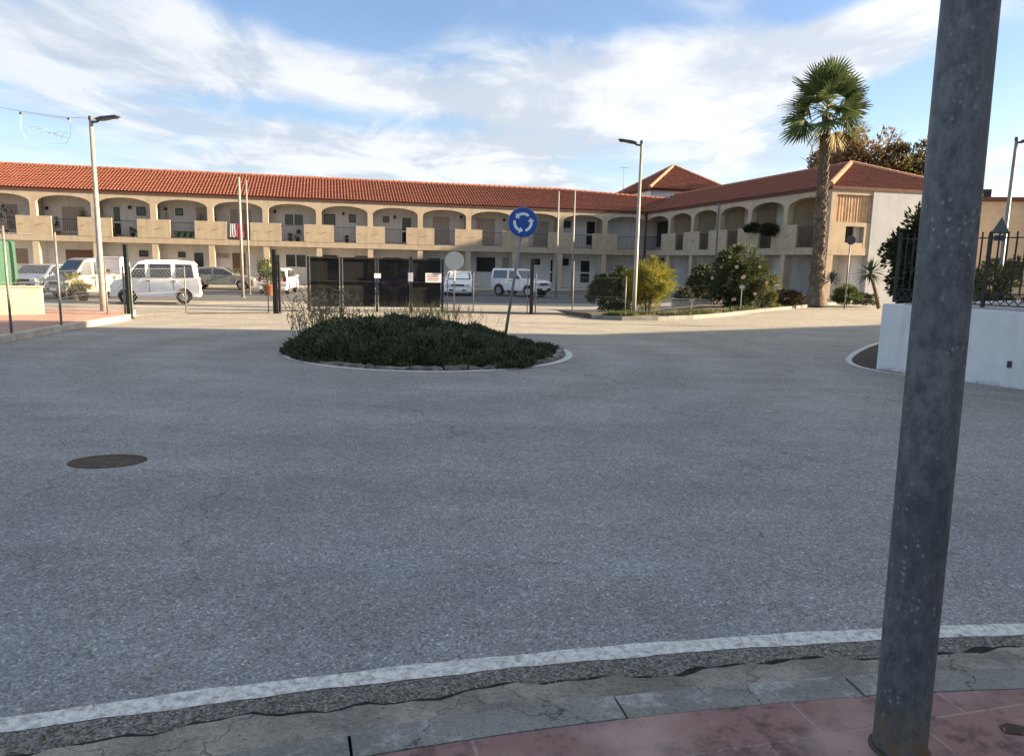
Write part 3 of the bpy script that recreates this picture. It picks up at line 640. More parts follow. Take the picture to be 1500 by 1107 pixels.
# --- stair tower behind the inner corner
fc = at(952, 275, 64.5); ez = fc.z
tw = thing('stair_tower', 'white corner tower with a pyramid roof of red tiles rising above the wings', 'tower', (fc.x, fc.y, 0), AL)
TW = 8.0; h = TW/2; tr = 2.45; sl_ = math.atan2(tr, h); cl, sl2 = math.cos(sl_), math.sin(sl_); tl = h/cl
MB().box(.4, TW-.4, .4, TW-.4, 4.5, ez-.05).build('wall', white_wall, tw)
MB().box(.08, TW-.08, .08, TW-.08, ez-.16, ez-.02).build('eave', soffit_m, tw)
def hl(q): return -h+q*h
def hr(q): return h-q*h
tile_slope((h, 0, ez), (1,0,0), (0,cl,sl2), (0,-sl2,cl), hl, hr, tl, tile_m, tw); tile_slope((h, TW, ez), (1,0,0), (0,-cl,sl2), (0,sl2,cl), hl, hr, tl, tile_m, tw)
tile_slope((0, h, ez), (0,1,0), (cl,0,sl2), (-sl2,0,cl), hl, hr, tl, tile_m, tw); tile_slope((TW, h, ez), (0,1,0), (-cl,0,sl2), (sl2,0,cl), hl, hr, tl, tile_m, tw)
for cx, cy in ((0, 0), (TW, 0), (0, TW), (TW, TW)): ridge_caps('hip_ridge', (cx, cy, ez+.05), (h, h, ez+tr+.05), tw, .14, hipcap)
MB().tube([(.33, .33, 5.0), (.33, .33, ez-.1)], .05, 8).build('downpipe', galv, tw)

# --- roof aerial
p = at(912, 292, 67); t = thing('tv_aerial', 'thin television aerial on a mast behind the tiled roof', 'aerial', (p.x, p.y, p.z-2))
hz = at(912, 243, 67).z-p.z+2
MB().tube([(0, 0, 0), (0, 0, hz)], .025, 6).build('mast', galv, t)
mb = MB().tube([(-.45, 0, hz-.15), (.45, .1, hz-.15)], .014, 5)
for i in range(6): x = -.42+i*.16; mb.tube([(x, -.22, hz-.15), (x, .22, hz-.15)], .009, 4)
mb.build('aerial_array', galv, t)

# --- ochre house far right, behind the iron fence
p = at(1436, 300, 44); q = at(1600, 300, 44)
oh = thing('house', 'pale ochre house wall with flat roof behind the iron fence, right of the pole', 'house', (p.x, 44, 0), -.15)
zt = at(1470, 296, 44).z
ochre = M('ochre_render', (.44, .35, .25), .9, .1, 1.4)
MB().box(-.2, 9, 0, 8, -.5, zt).build('wall', ochre, oh); MB().box(-.4, 9.2, -.2, 8.2, zt+.001, zt+.25).build('roof', soffit_m, oh)
MB().box(-.1, .75, .5, 2.2, zt+.25, zt+.75).build('chimney', frame_d, oh)
MB().prism([(4.6, -.5), (9, -.5), (9, zt-1.0), (6.4, zt-.2)], lambda a, b, d: (a, d, b), -.02, -.9).build('stair_wall', tile_dk, oh)
add_window(oh, 1.6, 2.7, 1.2, 2.4, 0, 'white'); add_window(oh, 4.2, 5.3, 1.2, 2.4, 0, 'white')

# --- added unseen block, shaped to shade the road from the right
bb = thing('shade_block', 'plain cream block added outside the picture to shade the road', 'building', (0, 0, 0))
sh = lambda x, y: Vector((x, y, 0)) + Vector((SDIR.x, SDIR.y, 0))*(BH/SDIR.z)
BH = 10.5
c1 = sh(.5, 16.85); c2 = sh(11.4, 22.8); c2 = c1+(c2-c1)*1.35; c0_ = sh(-12, 16.6); c0_ = c1+(c0_-c1)*1.0
foot = [(c0_.x, c0_.y), (c1.x, c1.y), (c2.x, c2.y), (c2.x, -26), (c0_.x, -26)]
MB().prism(foot[::-1], lambda a, b, d: (a, b, d), -.2, BH).build('wall', cream, bb)

# ------------------------------------------------------------------ wall with iron fence on the right
a = G(1283, 541); b = G(1500, 571); wd = (b-a).normalized(); wang = math.atan2(wd.y, wd.x)
wall_w = M('whitewash', (.60, .60, .61), .85, .07, 2.2, .2, 25, streak=.3)
def add_foot(m, h, c):
    nt = m.node_tree; N = nt.nodes; L = nt.links; b = N['Principled BSDF']; src = b.inputs['Base Color'].links[0].from_socket; tc = N.new('ShaderNodeTexCoord'); sp = N.new('ShaderNodeSeparateXYZ'); L.new(tc.outputs['Object'], sp.inputs[0])
    n = N.new('ShaderNodeTexNoise'); n.inputs['Scale'].default_value = 7; n.inputs['Detail'].default_value = 8; n.inputs['Roughness'].default_value = .75; L.new(tc.outputs['Object'], n.inputs[0])
    a_ = N.new('ShaderNodeMath'); a_.operation = 'MULTIPLY_ADD'; a_.inputs[1].default_value = h*1.6; L.new(n.outputs['Fac'], a_.inputs[0]); ng = N.new('ShaderNodeMath'); ng.operation = 'MULTIPLY'; ng.inputs[1].default_value = -1; L.new(sp.outputs[2], ng.inputs[0]); L.new(ng.outputs[0], a_.inputs[2])
    r = N.new('ShaderNodeMapRange'); r.inputs[1].default_value = h*.55; r.inputs[2].default_value = h*1.0; r.inputs[4].default_value = .75; L.new(a_.outputs[0], r.inputs[0])
    q = N.new('ShaderNodeMix'); q.data_type = 'RGBA'; L.new(r.outputs[0], q.inputs[0]); L.new(src, q.inputs[6]); q.inputs[7].default_value = (*c, 1); L.new(q.outputs[2], b.inputs['Base Color'])
add_foot(wall_w, .22, (.20, .185, .16))
bw = thing('boundary_wall', 'low whitewashed boundary wall carrying a black iron fence, right of the big pole', 'wall', (a.x, a.y, 0), wang)
WH = 1.13; WL = 9.0
# local x runs along the wall toward the viewer, local y to its right-hand (far) side
MB().box(0, WL, 0, .26, -.1, WH).build('masonry', wall_w, bw, bevel=.012)
MB().box(0.02, .26, .262, 7, -.1, WH-.003).build('return_wall', wall_w, bw)
MB().box(.35, WL, .05, .24, WH+.001, WH+.03).build('coping', M('grey_coping', (.33, .32, .31), .9, .2, 5), bw)
mb = MB().box(2.0, 2.06, -.012, -.001, .30, .40); mb.build('outlet', frame_d, bw)
FT = 2.24
fe = thing('iron_fence', 'black wrought iron fence with crossed lattice band standing on the white wall', 'fence', (a.x, a.y, WH+.03), wang)
fh = FT-WH-.03
def lx(px, y=.14):                                  # distance along the wall of a picture column
    return local_hit(bw, px, 440, 1, y).x
posts = [lx(1310), lx(1440)]; posts.append(posts[1]+(posts[1]-posts[0])*1.05); posts.append(posts[2]+(posts[1]-posts[0])*1.05)
for x in posts: MB().box(x-.024, x+.024, .116, .164, 0, fh+.03).lathe([(.0, fh+.08), (.034, fh+.05), (.02, fh+.03)][::-1], 8, (x, .14, 0)).build('post', iron, fe)
for i, (p0, p1) in enumerate(zip(posts[:-1], posts[1:])):
    for z_ in (fh-.03, .22, .04): MB().bar((p0, .14, z_), (p1, .14, z_), .032, .018).build('rail', iron, fe)
    nb = max(3, round((p1-p0)/.118)); mb = MB(); mb2 = MB()
    for k in range(1, nb):
        x = p0+(p1-p0)*k/nb; mb.tube([(x, .14, .22), (x, .14, fh+.06)], .0125, 6)
    for k in range(nb):
        x0 = p0+(p1-p0)*k/nb; x1 = p0+(p1-p0)*(k+1)/nb; mb2.bar((x0, .134, .05), (x1, .134, .21), .011); mb2.bar((x0, .147, .21), (x1, .147, .05), .011)
        xm = (x0+x1)/2; mb2.tube([(xm+.03*math.cos(t), .14, .13+.03*math.sin(t)) for t in np.linspace(0, 6.283, 9)], .006, 5)
    mb.build('bars', iron, fe); mb2.build('lattice_panel', iron, fe)
# white line and bare soil round the foot of the wall
RC = [(1292, 501), (1268, 509), (1250, 519), (1243, 528), (1255, 536), (1285, 543), (1330, 550)]
R0_ = [G(*p) for p in RC]
def ribbon(mb, P, w, z):
    P = [Vector((p[0], p[1])) for p in P]; n = len(P); A = []; B = []
    for i, p in enumerate(P):
        t = (P[min(i+1, n-1)]-P[max(i-1, 0)]).normalized(); q = Vector((-t.y, t.x))*w/2; A.append(p+q); B.append(p-q)
    return mb.add([(*p, z) for p in A]+[(*p, z) for p in B], [(n+i, n+i+1, i+1, i) for i in range(n-1)])
def smooth_path(P, k=6):
    out = []; n = len(P)
    for i in range(n-1):
        p0, p1, p2, p3 = [Vector(P[min(max(j, 0), n-1)]) for j in (i-1, i, i+1, i+2)]
        for q in range(k):
            t = q/k; out.append(.5*((2*p1)+(p2-p0)*t+(2*p0-5*p1+4*p2-p3)*t*t+(3*p1-p0-3*p2+p3)*t**3))
    return out+[Vector(P[-1])]
SPth = smooth_path([(p.x, p.y) for p in R0_])
struct('corner_marking', ribbon(MB(), SPth, .11, .005), paint_far)
mb = MB(); inner = [p for p in SPth]+[Vector((a.x+.3, a.y+.05)), Vector((a.x+2.1, a.y+3.6))]
mb.add([(p.x, p.y, .003) for p in inner], [tuple(range(len(inner)))]); struct('corner_soil', mb, soil)

# ------------------------------------------------------------------ the big pole
pm = bpy.data.materials.new('weathered_pole_paint'); pm.use_nodes = True
def pole_material():
    nt = pm.node_tree; N = nt.nodes; L = nt.links; b = N['Principled BSDF']; b.inputs['Roughness'].default_value = .55; b.inputs['Metallic'].default_value = .1
    tc = N.new('ShaderNodeTexCoord'); sp = N.new('ShaderNodeSeparateXYZ'); L.new(tc.outputs['Object'], sp.inputs[0])
    def nz(s, d, ms=(1, 1, 1), r=.6):
        mp = N.new('ShaderNodeMapping'); mp.inputs['Scale'].default_value = ms; L.new(tc.outputs['Object'], mp.inputs[0]); n = N.new('ShaderNodeTexNoise'); n.inputs['Scale'].default_value = s
        n.inputs['Detail'].default_value = d; n.inputs['Roughness'].default_value = r; L.new(mp.outputs[0], n.inputs[0]); return n.outputs['Fac']
    def mr(x, a, b_, c=0, d=1):
        r = N.new('ShaderNodeMapRange'); L.new(x, r.inputs[0])
        for i, q in enumerate((a, b_, c, d)): r.inputs[i+1].default_value = q
        return r.outputs[0]
    def mix(f, a, b_):
        m = N.new('ShaderNodeMix'); m.data_type = 'RGBA'; L.new(f, m.inputs[0])
        for k, q in ((6, a), (7, b_)):
            if isinstance(q, tuple): m.inputs[k].default_value = (*q, 1)
            else: L.new(q, m.inputs[k])
        return m.outputs[2]
    c = mix(mr(nz(3.5, 6, (1, 1, .5)), .35, .65), (.062, .080, .096), (.132, .142, .148))
    c = mix(mr(nz(26, 8, (1, 1, .6), .75), .42, .66), c, (.030, .038, .046))               # grime
    c = mix(mr(nz(7, 7, (1.6, 1.6, .25), .7), .56, .70, 0, .8), c, (.085, .098, .10))      # rain streaks
    c = mix(mr(nz(22, 6, (3, 3, .12), .75), .55, .72, 0, .55), c, (.15, .16, .165))       # drips and scratches
    v = N.new('ShaderNodeTexVoronoi'); v.inputs['Scale'].default_value = 75; v.inputs['Randomness'].default_value = 1; mp = N.new('ShaderNodeMapping'); mp.inputs['Scale'].default_value = (1, 1, .75)
    L.new(tc.outputs['Object'], mp.inputs[0]); L.new(mp.outputs[0], v.inputs[0]); sv = N.new('ShaderNodeSeparateColor'); L.new(v.outputs['Color'], sv.inputs[0])
    sel = mr(sv.outputs[0], .70, .82); dot = mr(v.outputs['Distance'], .5, .05)
    m1 = N.new('ShaderNodeMath'); m1.operation = 'MULTIPLY'; L.new(sel, m1.inputs[0]); L.new(dot, m1.inputs[1])
    m2 = N.new('ShaderNodeMath'); m2.operation = 'MULTIPLY'; L.new(m1.outputs[0], m2.inputs[0]); L.new(mr(nz(9, 4), .46, .6, .0, .75), m2.inputs[1])
    c = mix(m2.outputs[0], c, (.30, .31, .315))                                              # lichen and paint chips
    zr = mr(sp.outputs[2], .22, .04)
    m3 = N.new('ShaderNodeMath'); m3.operation = 'MULTIPLY'; L.new(zr, m3.inputs[0]); L.new(mr(nz(12, 6), .35, .6), m3.inputs[1])
    c = mix(m3.outputs[0], c, (.13, .085, .045))
    L.new(c, b.inputs['Base Color']); bp = N.new('ShaderNodeBump'); bp.inputs['Strength'].default_value = .25; bp.inputs['Distance'].default_value = .004
    L.new(nz(40, 6), bp.inputs['Height']); L.new(bp.outputs[0], b.inputs['Normal'])
pole_material()
pb = G(1317, 1096, .1)
pl = thing('street_lamp', 'big weathered grey blue steel lamp post standing on the red paving', 'street lamp', (pb.x, pb.y, .1))
pl.rotation_euler = (0, R(-1.05), 0)
zz = [0, .02, .6, 1.2, 2, 3, 4.2, 5.8]; rr = [.083, .083, .082, .081, .078, .072, .064, .052]
MB().tube([(0, 0, z) for z in zz], rr, 40).build('pole', pm, pl, True)
MB().lathe([(.097, 0), (.096, .004), (.088, .009), (.0835, .009)], 32).build('base_ring', M('dirt_ring', (.06, .05, .04), .95, .4, 20), pl)
MB().tube([(0, 0, 5.7), (-.3, .1, 5.8)], .04, 10).build('arm', lamp_dk, pl); MB().prism([(-.25, -.12), (-.9, -.14), (-.95, .1), (-.25, .12)], lambda x, y, d: (x, y+.1, d), 5.77, 5.86).build('lamp_head', lamp_dk, pl)

# ------------------------------------------------------------------ slim street lamps
def street_lamp(label, px, Y, py0, pytop, side, m, r0=.075, r1=.042):
    p = at(px, py0, Y); base = Vector((p.x, Y, max(hgt(p.x, Y), 0 if side == 2 else -9))); top = at(px, pytop, Y).z-base.z
    o = thing('street_lamp', label, 'street lamp', base, 0, 'slim street lamps along the road')
    MB().tube([(0, 0, 0), (0, 0, .9), (0, 0, top)], [r0, r0*.9, r1], 14).build('pole', m, o, True)
    MB().lathe([(r0*1.5, 0), (r0*1.5, .03), (r0, .05)], 14).build('base_plate', galv, o)
    s = -1 if side < 0 else 1
    MB().tube([(0, 0, top), (0, 0, top+.09)], [r1*1.4, r1*1.2], 10).build('cap', lamp_dk, o)
    MB().tube([(0, 0, top-.06), (s*.16, -.02, top-.05), (s*.24, -.03, top)], .032, 8).build('arm', lamp_dk, o)
    a = R(12)
    prof = [(.18, -.03), (.34, -.06), (.72, -.035), (.78, 0), (.72, .04), (.34, .075), (.18, .04)]
    hd = MB().prism([(s*x, z) for x, z in prof], lambda x, z, d: (x*math.cos(a)*1.0, d-.03, top-.03+abs(x)*math.sin(a)*.8+z*.6), -.13, .13).build('lamp_head', lamp_dk, o, bevel=.015)
    MB().box(min(s*.36, s*.7), max(s*.36, s*.7), -.11, .05, top-.028+.06, top-.012+.06).build('lens', glass_dk, hd)
    return o
street_lamp('pale slim lamp post left of the white van, lamp arm pointing right', 152, 19.9, 462, 176, 1, galv_lt, .085, .05)
street_lamp('slim grey lamp post in front of the yellow green bush', 928, 24.2, 462, 210, -1, galv_lt)
street_lamp('slim lamp post with a warning sign behind the iron fence', 1456, 21.5, 470, 205, 1, galv)

# cabinet on the left lamp post
p = at(154, 390, 19.9)
o = thing('meter_box', 'white metal box strapped to the pale lamp post', 'box', (p.x, 20.02, p.z-.2))
MB().box(-.33, .36, .0, .34, -.0, .42).build('body', frame_w, o, bevel=.03); MB().box(-.36, .39, -.03, .37, .421, .45).build('lid', frame_w, o, bevel=.01)
MB().box(-.12, .10, -.05, -.002, .05, .12).build('bracket', galv, o)

# roundabout sign, leaning
cs_ = at(766, 326, 16.6); bs = G(740, 489); bs.y = 16.6; bs = Vector((at(740, 489, 16.6).x, 16.6, 0))
blue = M('sign_blue', (.012, .07, .30), .45, .08, 3); signw = M('sign_white', (.72, .74, .76), .5, .06, 5); sign_back = M('sign_back', (.42, .44, .43), .55, .12, 6, metal=.2)
o = thing('traffic_sign', 'round blue roundabout sign with three white arrows on a leaning pole', 'traffic sign', bs)
ax = (cs_-bs).normalized(); tilt = math.atan2(cs_.x-bs.x, cs_.z)
o.rotation_euler = (0, tilt, 0); zc = (cs_-bs).length; rs = .325
MB().tube([(0, 0, -.2), (0, 0, zc+.12)], .034, 12).build('pole', galv, o, True)
dsc = MB().lathe([(rs, -.05), (rs, -.066), (rs-.012, -.068)], 48, (0, 0, zc), 'y').build('disc', blue, o)
MB().lathe([(rs+.006, -.046), (rs+.006, -.0495)], 48, (0, 0, zc), 'y').build('rim', signw, dsc)
for k in range(3):
    # curved arrows chasing one another: a tapered arc with a head
    a0 = R(90+8+120*k); pts = []; N_a = 10; span = R(-78); r_o, r_i = .215, .155
    # arcs run clockwise in the picture is drawn mirrored: x grows to the right as seen by the viewer
    arc = [a0+R(36)+span*i/N_a for i in range(N_a+1)]
    poly_ = [(r_o*math.cos(t), r_o*math.sin(t)) for t in arc]+[(r_i*math.cos(t), r_i*math.sin(t)) for t in arc[::-1]]
    ar = MB().prism(poly_, lambda x, z, d: (x, d, zc+z), -.0715, -.0685)
    t1 = arc[0]; hd_ = [((r_o+.045)*math.cos(t1), (r_o+.045)*math.sin(t1)), ((r_i-.045)*math.cos(t1), (r_i-.045)*math.sin(t1)), (.185*math.cos(t1+R(26)), .185*math.sin(t1+R(26)))]
    ar.prism(hd_, lambda x, z, d: (x, d, zc+z), -.0725, -.0690).build('arrow', signw, dsc)
MB().box(-.04, .04, -.05, .036, zc-.12, zc-.08).box(-.04, .04, -.05, .036, zc+.06, zc+.1).build('bracket', galv, o)

# sign seen from behind beside the gate
p = at(665, 459, 24.0); b0 = Vector((p.x, 24.0, hgt(p.x, 24.0))); zc2 = at(664, 382, 24.0).z-b0.z
o = thing('traffic_sign', 'round traffic sign seen from its pale grey back beside the dark gate', 'traffic sign', b0)
MB().tube([(0, 0, 0), (0, 0, zc2+.2)], .028, 10).build('pole', galv_lt, o, True); MB().lathe([(.30, .03), (.30, .05), (.27, .052)], 36, (0, -.09, zc2), 'y').build('disc', sign_back, o)
p = at(1468, 332, 21.35)
o = thing('traffic_sign', 'triangular warning sign seen from its dark back on the far right lamp post', 'traffic sign', (p.x, 21.4, p.z))
MB().prism([(-.28, -.2), (.28, -.2), (0, .29)], lambda x, z, d: (x, d, z), -.02, .0).build('plate', M('dull_sign_back', (.10, .11, .13), .6, .15, 6), o, bevel=.006); MB().box(-.17, .17, -.018, .002, -.40, -.24).build('lower_plate', M('dull_blue', (.05, .07, .13), .6, .1, 6), o)
p = at(1246, 352, 31.5); bz = hgt(p.x, 31.5)
o = thing('traffic_sign', 'small dark round sign on a thin pole in front of the house end wall', 'traffic sign', (p.x, 31.5, bz))
MB().tube([(0, 0, 0), (0, 0, p.z-bz+.1)], .03, 10).build('pole', galv, o, True); MB().lathe([(.19, -.05), (.19, -.03)], 28, (0, 0, p.z-bz), 'y').build('disc', lamp_dk, o)

# ------------------------------------------------------------------ gates and fences
def square_post(parent, x, y, z0, z1, w, m, name='post'): return MB().box(x-w/2, x+w/2, y-w/2, y+w/2, z0, z1).build(name, m, parent)
go = thing('gate_post', 'lone dark green gate post at the end of the left kerb', 'post', G(190, 467)); z1 = at(190, 360, go.location.y).z
MB().box(-.048, .048, -.048, .048, -.1, z1).build('shaft', green_iron, go, bevel=.006); MB().box(-.055, .055, -.055, .055, z1+.001, z1+.03).build('cap', green_iron, go); MB().box(-.075, .075, -.075, .075, -.05, .03).build('foot', green_iron, go)
mb_p = [(404, 367, 459, 22.0, 'pair of dark gate posts left of the island, closest to the terracotta pot'), (778, 380, 458, 24.2, 'single dark gate post in front of the white jeep')]
for px, pt, pbm, Y, lab in mb_p:
    p = at(px, pbm, Y); z1 = at(px, pt, Y).z; g = thing('gate_post', lab, 'post', (p.x, Y, min(0, hgt(p.x, Y))))
    MB().box(-.06, .06, -.06, .06, -.1, z1).build('shaft', iron, g, bevel=.006); MB().box(-.07, .07, -.07, .07, z1+.001, z1+.025).build('cap', iron, g)
    if px == 404: MB().box(.10, .16, -.05, .05, -.05, z1-.12).build('guide_post', iron, g); MB().box(.061, .099, -.03, .03, z1-.4, z1-.34).build('bracket', iron, g)
# dark screened sliding gate
screen = bpy.data.materials.new('shade_netting'); screen.use_nodes = True
def _scr():
    nt = screen.node_tree; N = nt.nodes; L = nt.links; b = N['Principled BSDF']; b.inputs['Base Color'].default_value = (.004, .005, .005, 1); b.inputs['Roughness'].default_value = .9
    t = N.new('ShaderNodeBsdfTransparent'); mx = N.new('ShaderNodeMixShader'); tc = N.new('ShaderNodeTexCoord'); n = N.new('ShaderNodeTexNoise'); n.inputs['Scale'].default_value = 1.7; n.inputs['Detail'].default_value = 5
    L.new(tc.outputs['Object'], n.inputs[0]); r = N.new('ShaderNodeMapRange'); r.inputs[1].default_value = .35; r.inputs[2].default_value = .65; r.inputs[3].default_value = .80; r.inputs[4].default_value = .94; L.new(n.outputs['Fac'], r.inputs[0])
    L.new(r.outputs[0], mx.inputs[0]); L.new(t.outputs[0], mx.inputs[1]); L.new(b.outputs[0], mx.inputs[2]); L.new(mx.outputs[0], N['Material Output'].inputs[0])
_scr()
pA = at(450, 430, 23.1); pB = at(650, 430, 24.0); ga = math.atan2(pB.y-pA.y, pB.x-pA.x); gl = (Vector((pB.x, pB.y))-Vector((pA.x, pA.y))).length
gt = thing('mesh_gate', 'long dark gate covered in black shade netting behind the round bush', 'gate', (pA.x, pA.y, 0), ga)
def gx(px): return local_hit(gt, px, 420, 1, 0).x
gz1 = at(520, 377, 23.4).z; gz0 = .16
for px in (452, 500, 552, 602, 648):
    w = .075 if px != 602 else .10; x = gx(px); MB().box(x-w/2, x+w/2, -.03, .03, -.02, gz1+(.06 if px == 602 else 0)).build('post', iron, gt)
for x0, x1 in ((452, 500), (500, 552), (552, 602), (602, 648)):
    a_, b_ = gx(x0)+.06, gx(x1)-.06
    for za, zb_ in ((gz1-.05, gz1), (gz0, gz0+.05), (.95, .985)): MB().box(a_, b_, -.02, .02, za, zb_).build('rail', iron, gt)
    MB().box(a_, b_, .024, .028, gz0+.05, gz1-.05).build('netting', screen, gt)
# notices on the gate
redm = M('notice_red', (.35, .09, .08), .7, .1, 6)
def notice(label, px, py, w, h, lines, m=signw):
    q = local_hit(gt, px, py, 1, -.06); p = gt.matrix_basis @ Vector((q.x, -.045, q.z))
    o = thing('notice', label, 'notice', (p.x, p.y, q.z), ga); MB().box(-w/2, w/2, -.004, .004, -h/2, h/2).build('board', m, o)
    return o
gt.matrix_basis  # evaluated from loc/rot
n_ = notice('small white notice on the middle of the dark gate', 553, 404, .21, .15, 0)
n_ = notice('tall narrow white notice on the thick gate post', 601.5, 406, .16, .28, 0)
n_ = notice('wide white notice with red lettering on the gate', 635, 407, .52, .30, 3)
mb = MB()
for k in range(4):
    x = -.19
    while x < .17:
        w = random.uniform(.02, .05); mb.box(x, min(x+w, .19), -.0062, -.0042, .085-k*.055-.014, .085-k*.055+.014); x += w+.014
mb.build('lettering', redm, n_)

# wire fences: thin posts, tension wires and diamond mesh
wire_m = M('fence_wire', (.30, .30, .29), .5, .1, 6, metal=.5)
def wire_fence(label, pts, hts, m, rp=.024, mesh=.07, skip=None):
    o = thing('wire_fence', label, 'fence', (pts[0][0], pts[0][1], 0))
    P = [Vector((p[0]-pts[0][0], p[1]-pts[0][1], p[2])) for p in pts]
    for p, h in zip(P, hts): MB().tube([p-Vector((0, 0, .1)), p+Vector((0, 0, h))], rp, 8).lathe([(rp*1.2, 0), (.002, .03)], 8, (p.x, p.y, p.z+h)).build('post', m, o, True)
    for i in range(len(P)-1):
        if skip and i in skip: continue
        a, b = P[i], P[i+1]; h0, h1 = hts[i], hts[i+1]; L_ = (b-a).length; mb = MB(); U = (b-a)/L_
        def wtri(p, q, r):
            d = (q-p).normalized(); e = Vector((-U.y, U.x, 0)); g = d.cross(e)
            vs = [c+e*(r*math.cos(t))+g*(r*math.sin(t)) for c in (p, q) for t in (0, 2.1, 4.2)]
            mb.add(vs, [(0, 1, 4, 3), (1, 2, 5, 4), (2, 0, 3, 5)])
        hh = min(h0, h1)-.05
        for z in (.06, hh*.5, hh): wtri(a+Vector((0, 0, z)), b+Vector((0, 0, z)), .0022)
        k = -hh
        while k < L_:
            for sg in (0, 1):
                x0, x1 = max(k, 0), min(k+hh, L_)
                if x1 > x0:
                    z0, z1 = x0-k, x1-k
                    if sg: z0, z1 = hh-z0, hh-z1
                    wtri(a+U*x0+Vector((0, 0, .06+z0*.97)), a+U*x1+Vector((0, 0, .06+z1*.97)), .0011)
            k += mesh*1.4
        mb.build('chain_mesh', wire_m, o)
    return o
f1 = [G(-70, 505, .13), G(17, 488, .13), G(90, 476, .13), at(141, 452, 20.3), at(166, 450, 20.8)]
for p in f1[3:]: p.z = .13
f1 = [Vector((p.x, p.y, .13)) for p in f1[:3]]+[Vector((-10.5, 18.9, .13)), Vector((-10.15, 19.1, .13))]
wire_fence('wire fence on thin posts along the left pavement kerb', f1, [2.0, 2.0, 1.95, 1.2, 1.2], galv, .024)
q1 = at(303, 463, 22.4); q2 = at(400, 460, 22.05)
f2 = [Vector((go.location.x+.08, go.location.y+.02, 0)), Vector((q1.x, 21.0, 0)), Vector((q2.x-.1, 21.95, 0))]
wire_fence('wire fence between the green gate post and the pair of dark posts', f2, [1.35, 1.35, 1.35], galv, .018, .09)
q = [at(655, 455, 24.15), at(693, 459, 24.2), at(772, 459, 24.25)]
wire_fence('wire fence between the dark gate and the single gate post', [Vector((p.x, p.y, 0)) for p in q], [1.3, 1.3, 1.3], galv, .018, .09)
q = [at(784, 459, 24.3), at(838, 461, 24.35), at(915, 462, 24.6)]
wire_fence('wire fence running right from the single gate post to the bushes', [Vector((p.x, p.y, hgt(p.x, p.y))) for p in q], [1.3, 1.75, 1.3], galv, .02, .09)
mb = MB()
for (xa, ya), (xb, yb) in (((f2[0].x, f2[0].y), (f2[1].x, f2[1].y)), ((f2[1].x, f2[1].y), (f2[2].x, f2[2].y)), ((f2[2].x+.3, f2[2].y), (pA.x, pA.y)), ((pB.x, pB.y), (q[0].x-.2, q[0].y)), ((at(655, 455, 24.15).x, 24.15), (q[2].x, q[2].y))):
    a, b = Vector((xa, ya, .0)), Vector((xb, yb, 0)); n = 6
    for i in range(n):
        c, d = a.lerp(b, i/n), a.lerp(b, (i+1)/n); c.z = hgt(c.x, c.y)+.012; d.z = hgt(d.x, d.y)+.012; mb.bar(c, d, .07, .05)
struct('gate_track', mb, M('track_iron', (.10, .09, .08), .8, .3, 7))
# four tall poles in the car park
for lab, px, pt, pbm, Y, r, m in (('tall white mast, taller of the two left of the gate', 356, 262, 435, 37.5, .085, galv_lt), ('thinner tall mast just right of the white mast', 366, 266, 428, 41.5, .055, galv_lt),
                         ('tall thin mast rising just right of the blue sign', 814, 282, 437, 43.5, .06, galv_lt), ('tall thin mast, right of its twin beyond the blue sign', 837, 280, 437, 43.0, .06, galv_lt)):
    p = at(px, pbm, Y); z0 = hgt(p.x, Y); z1 = at(px, pt, Y).z-z0; o = thing('mast', lab, 'mast', (p.x, Y, z0), 0, 'masts in the car park')
    MB().tube([(0, 0, 0), (0, 0, z1)], [r, r*.7], 10).build('shaft', m, o, True); MB().lathe([(r*2, 0), (r*2, .02), (r*1.1, .05)], 12).build('base_plate', galv, o); MB().lathe([(r*.9, 0), (r*.9, .03), (.005, .09)], 10, (0, 0, z1)).build('cap', m, o)

# ------------------------------------------------------------------ roundabout island
IC = Vector((-1.56, 13.70)); IR = 2.61
circ = [(IC.x+(IR-.0)*math.cos(t), IC.y+IR*math.sin(t)) for t in np.linspace(0, 2*math.pi, 73)]
struct('island_marking', ribbon(MB(), [(IC.x+(IR+.02)*math.cos(t), IC.y+(IR+.02)*math.sin(t)) for t in np.linspace(0, 2*math.pi, 97)], .13, .006), paint_far)
rubble = M('rubble_kerb', (.10, .09, .075), .95, .3, 6, .7, 25, c2=(.28, .26, .23), lo=.4, hi=.65)
mb = MB()
k = 0; t = 0
while t < 2*math.pi-.05:
    w = random.uniform(.14, .27); r0, r1 = IR-.24+random.uniform(-.02, .02), IR-.09+random.uniform(-.015, .015); hz = random.uniform(.04, .09); seg = [t+w*i/4 for i in range(5)]
    fr = [(IC.x+r1*math.cos(a), IC.y+r1*math.sin(a)) for a in seg]; bk = [(IC.x+r0*math.cos(a), IC.y+r0*math.sin(a)) for a in seg]
    n = 5; tp = [hz+random.uniform(-.02, .02) for _ in seg]
    mb.add([(*p, -.02) for p in fr]+[(*p, -.02) for p in bk]+[(p[0], p[1], z) for p, z in zip(fr, tp)]+[(p[0], p[1], z) for p, z in zip(bk, tp)],
           [(i, i+1, 2*n+i+1, 2*n+i) for i in range(4)]+[(2*n+i, 2*n+i+1, 3*n+i+1, 3*n+i) for i in range(4)]+[(n+i+1, n+i, 3*n+i, 3*n+i+1) for i in range(4)]+[(0, 2*n, 3*n, n), (4, n+4, 3*n+4, 2*n+4)])
    t += w+.012
struct('island_kerb', mb, rubble)
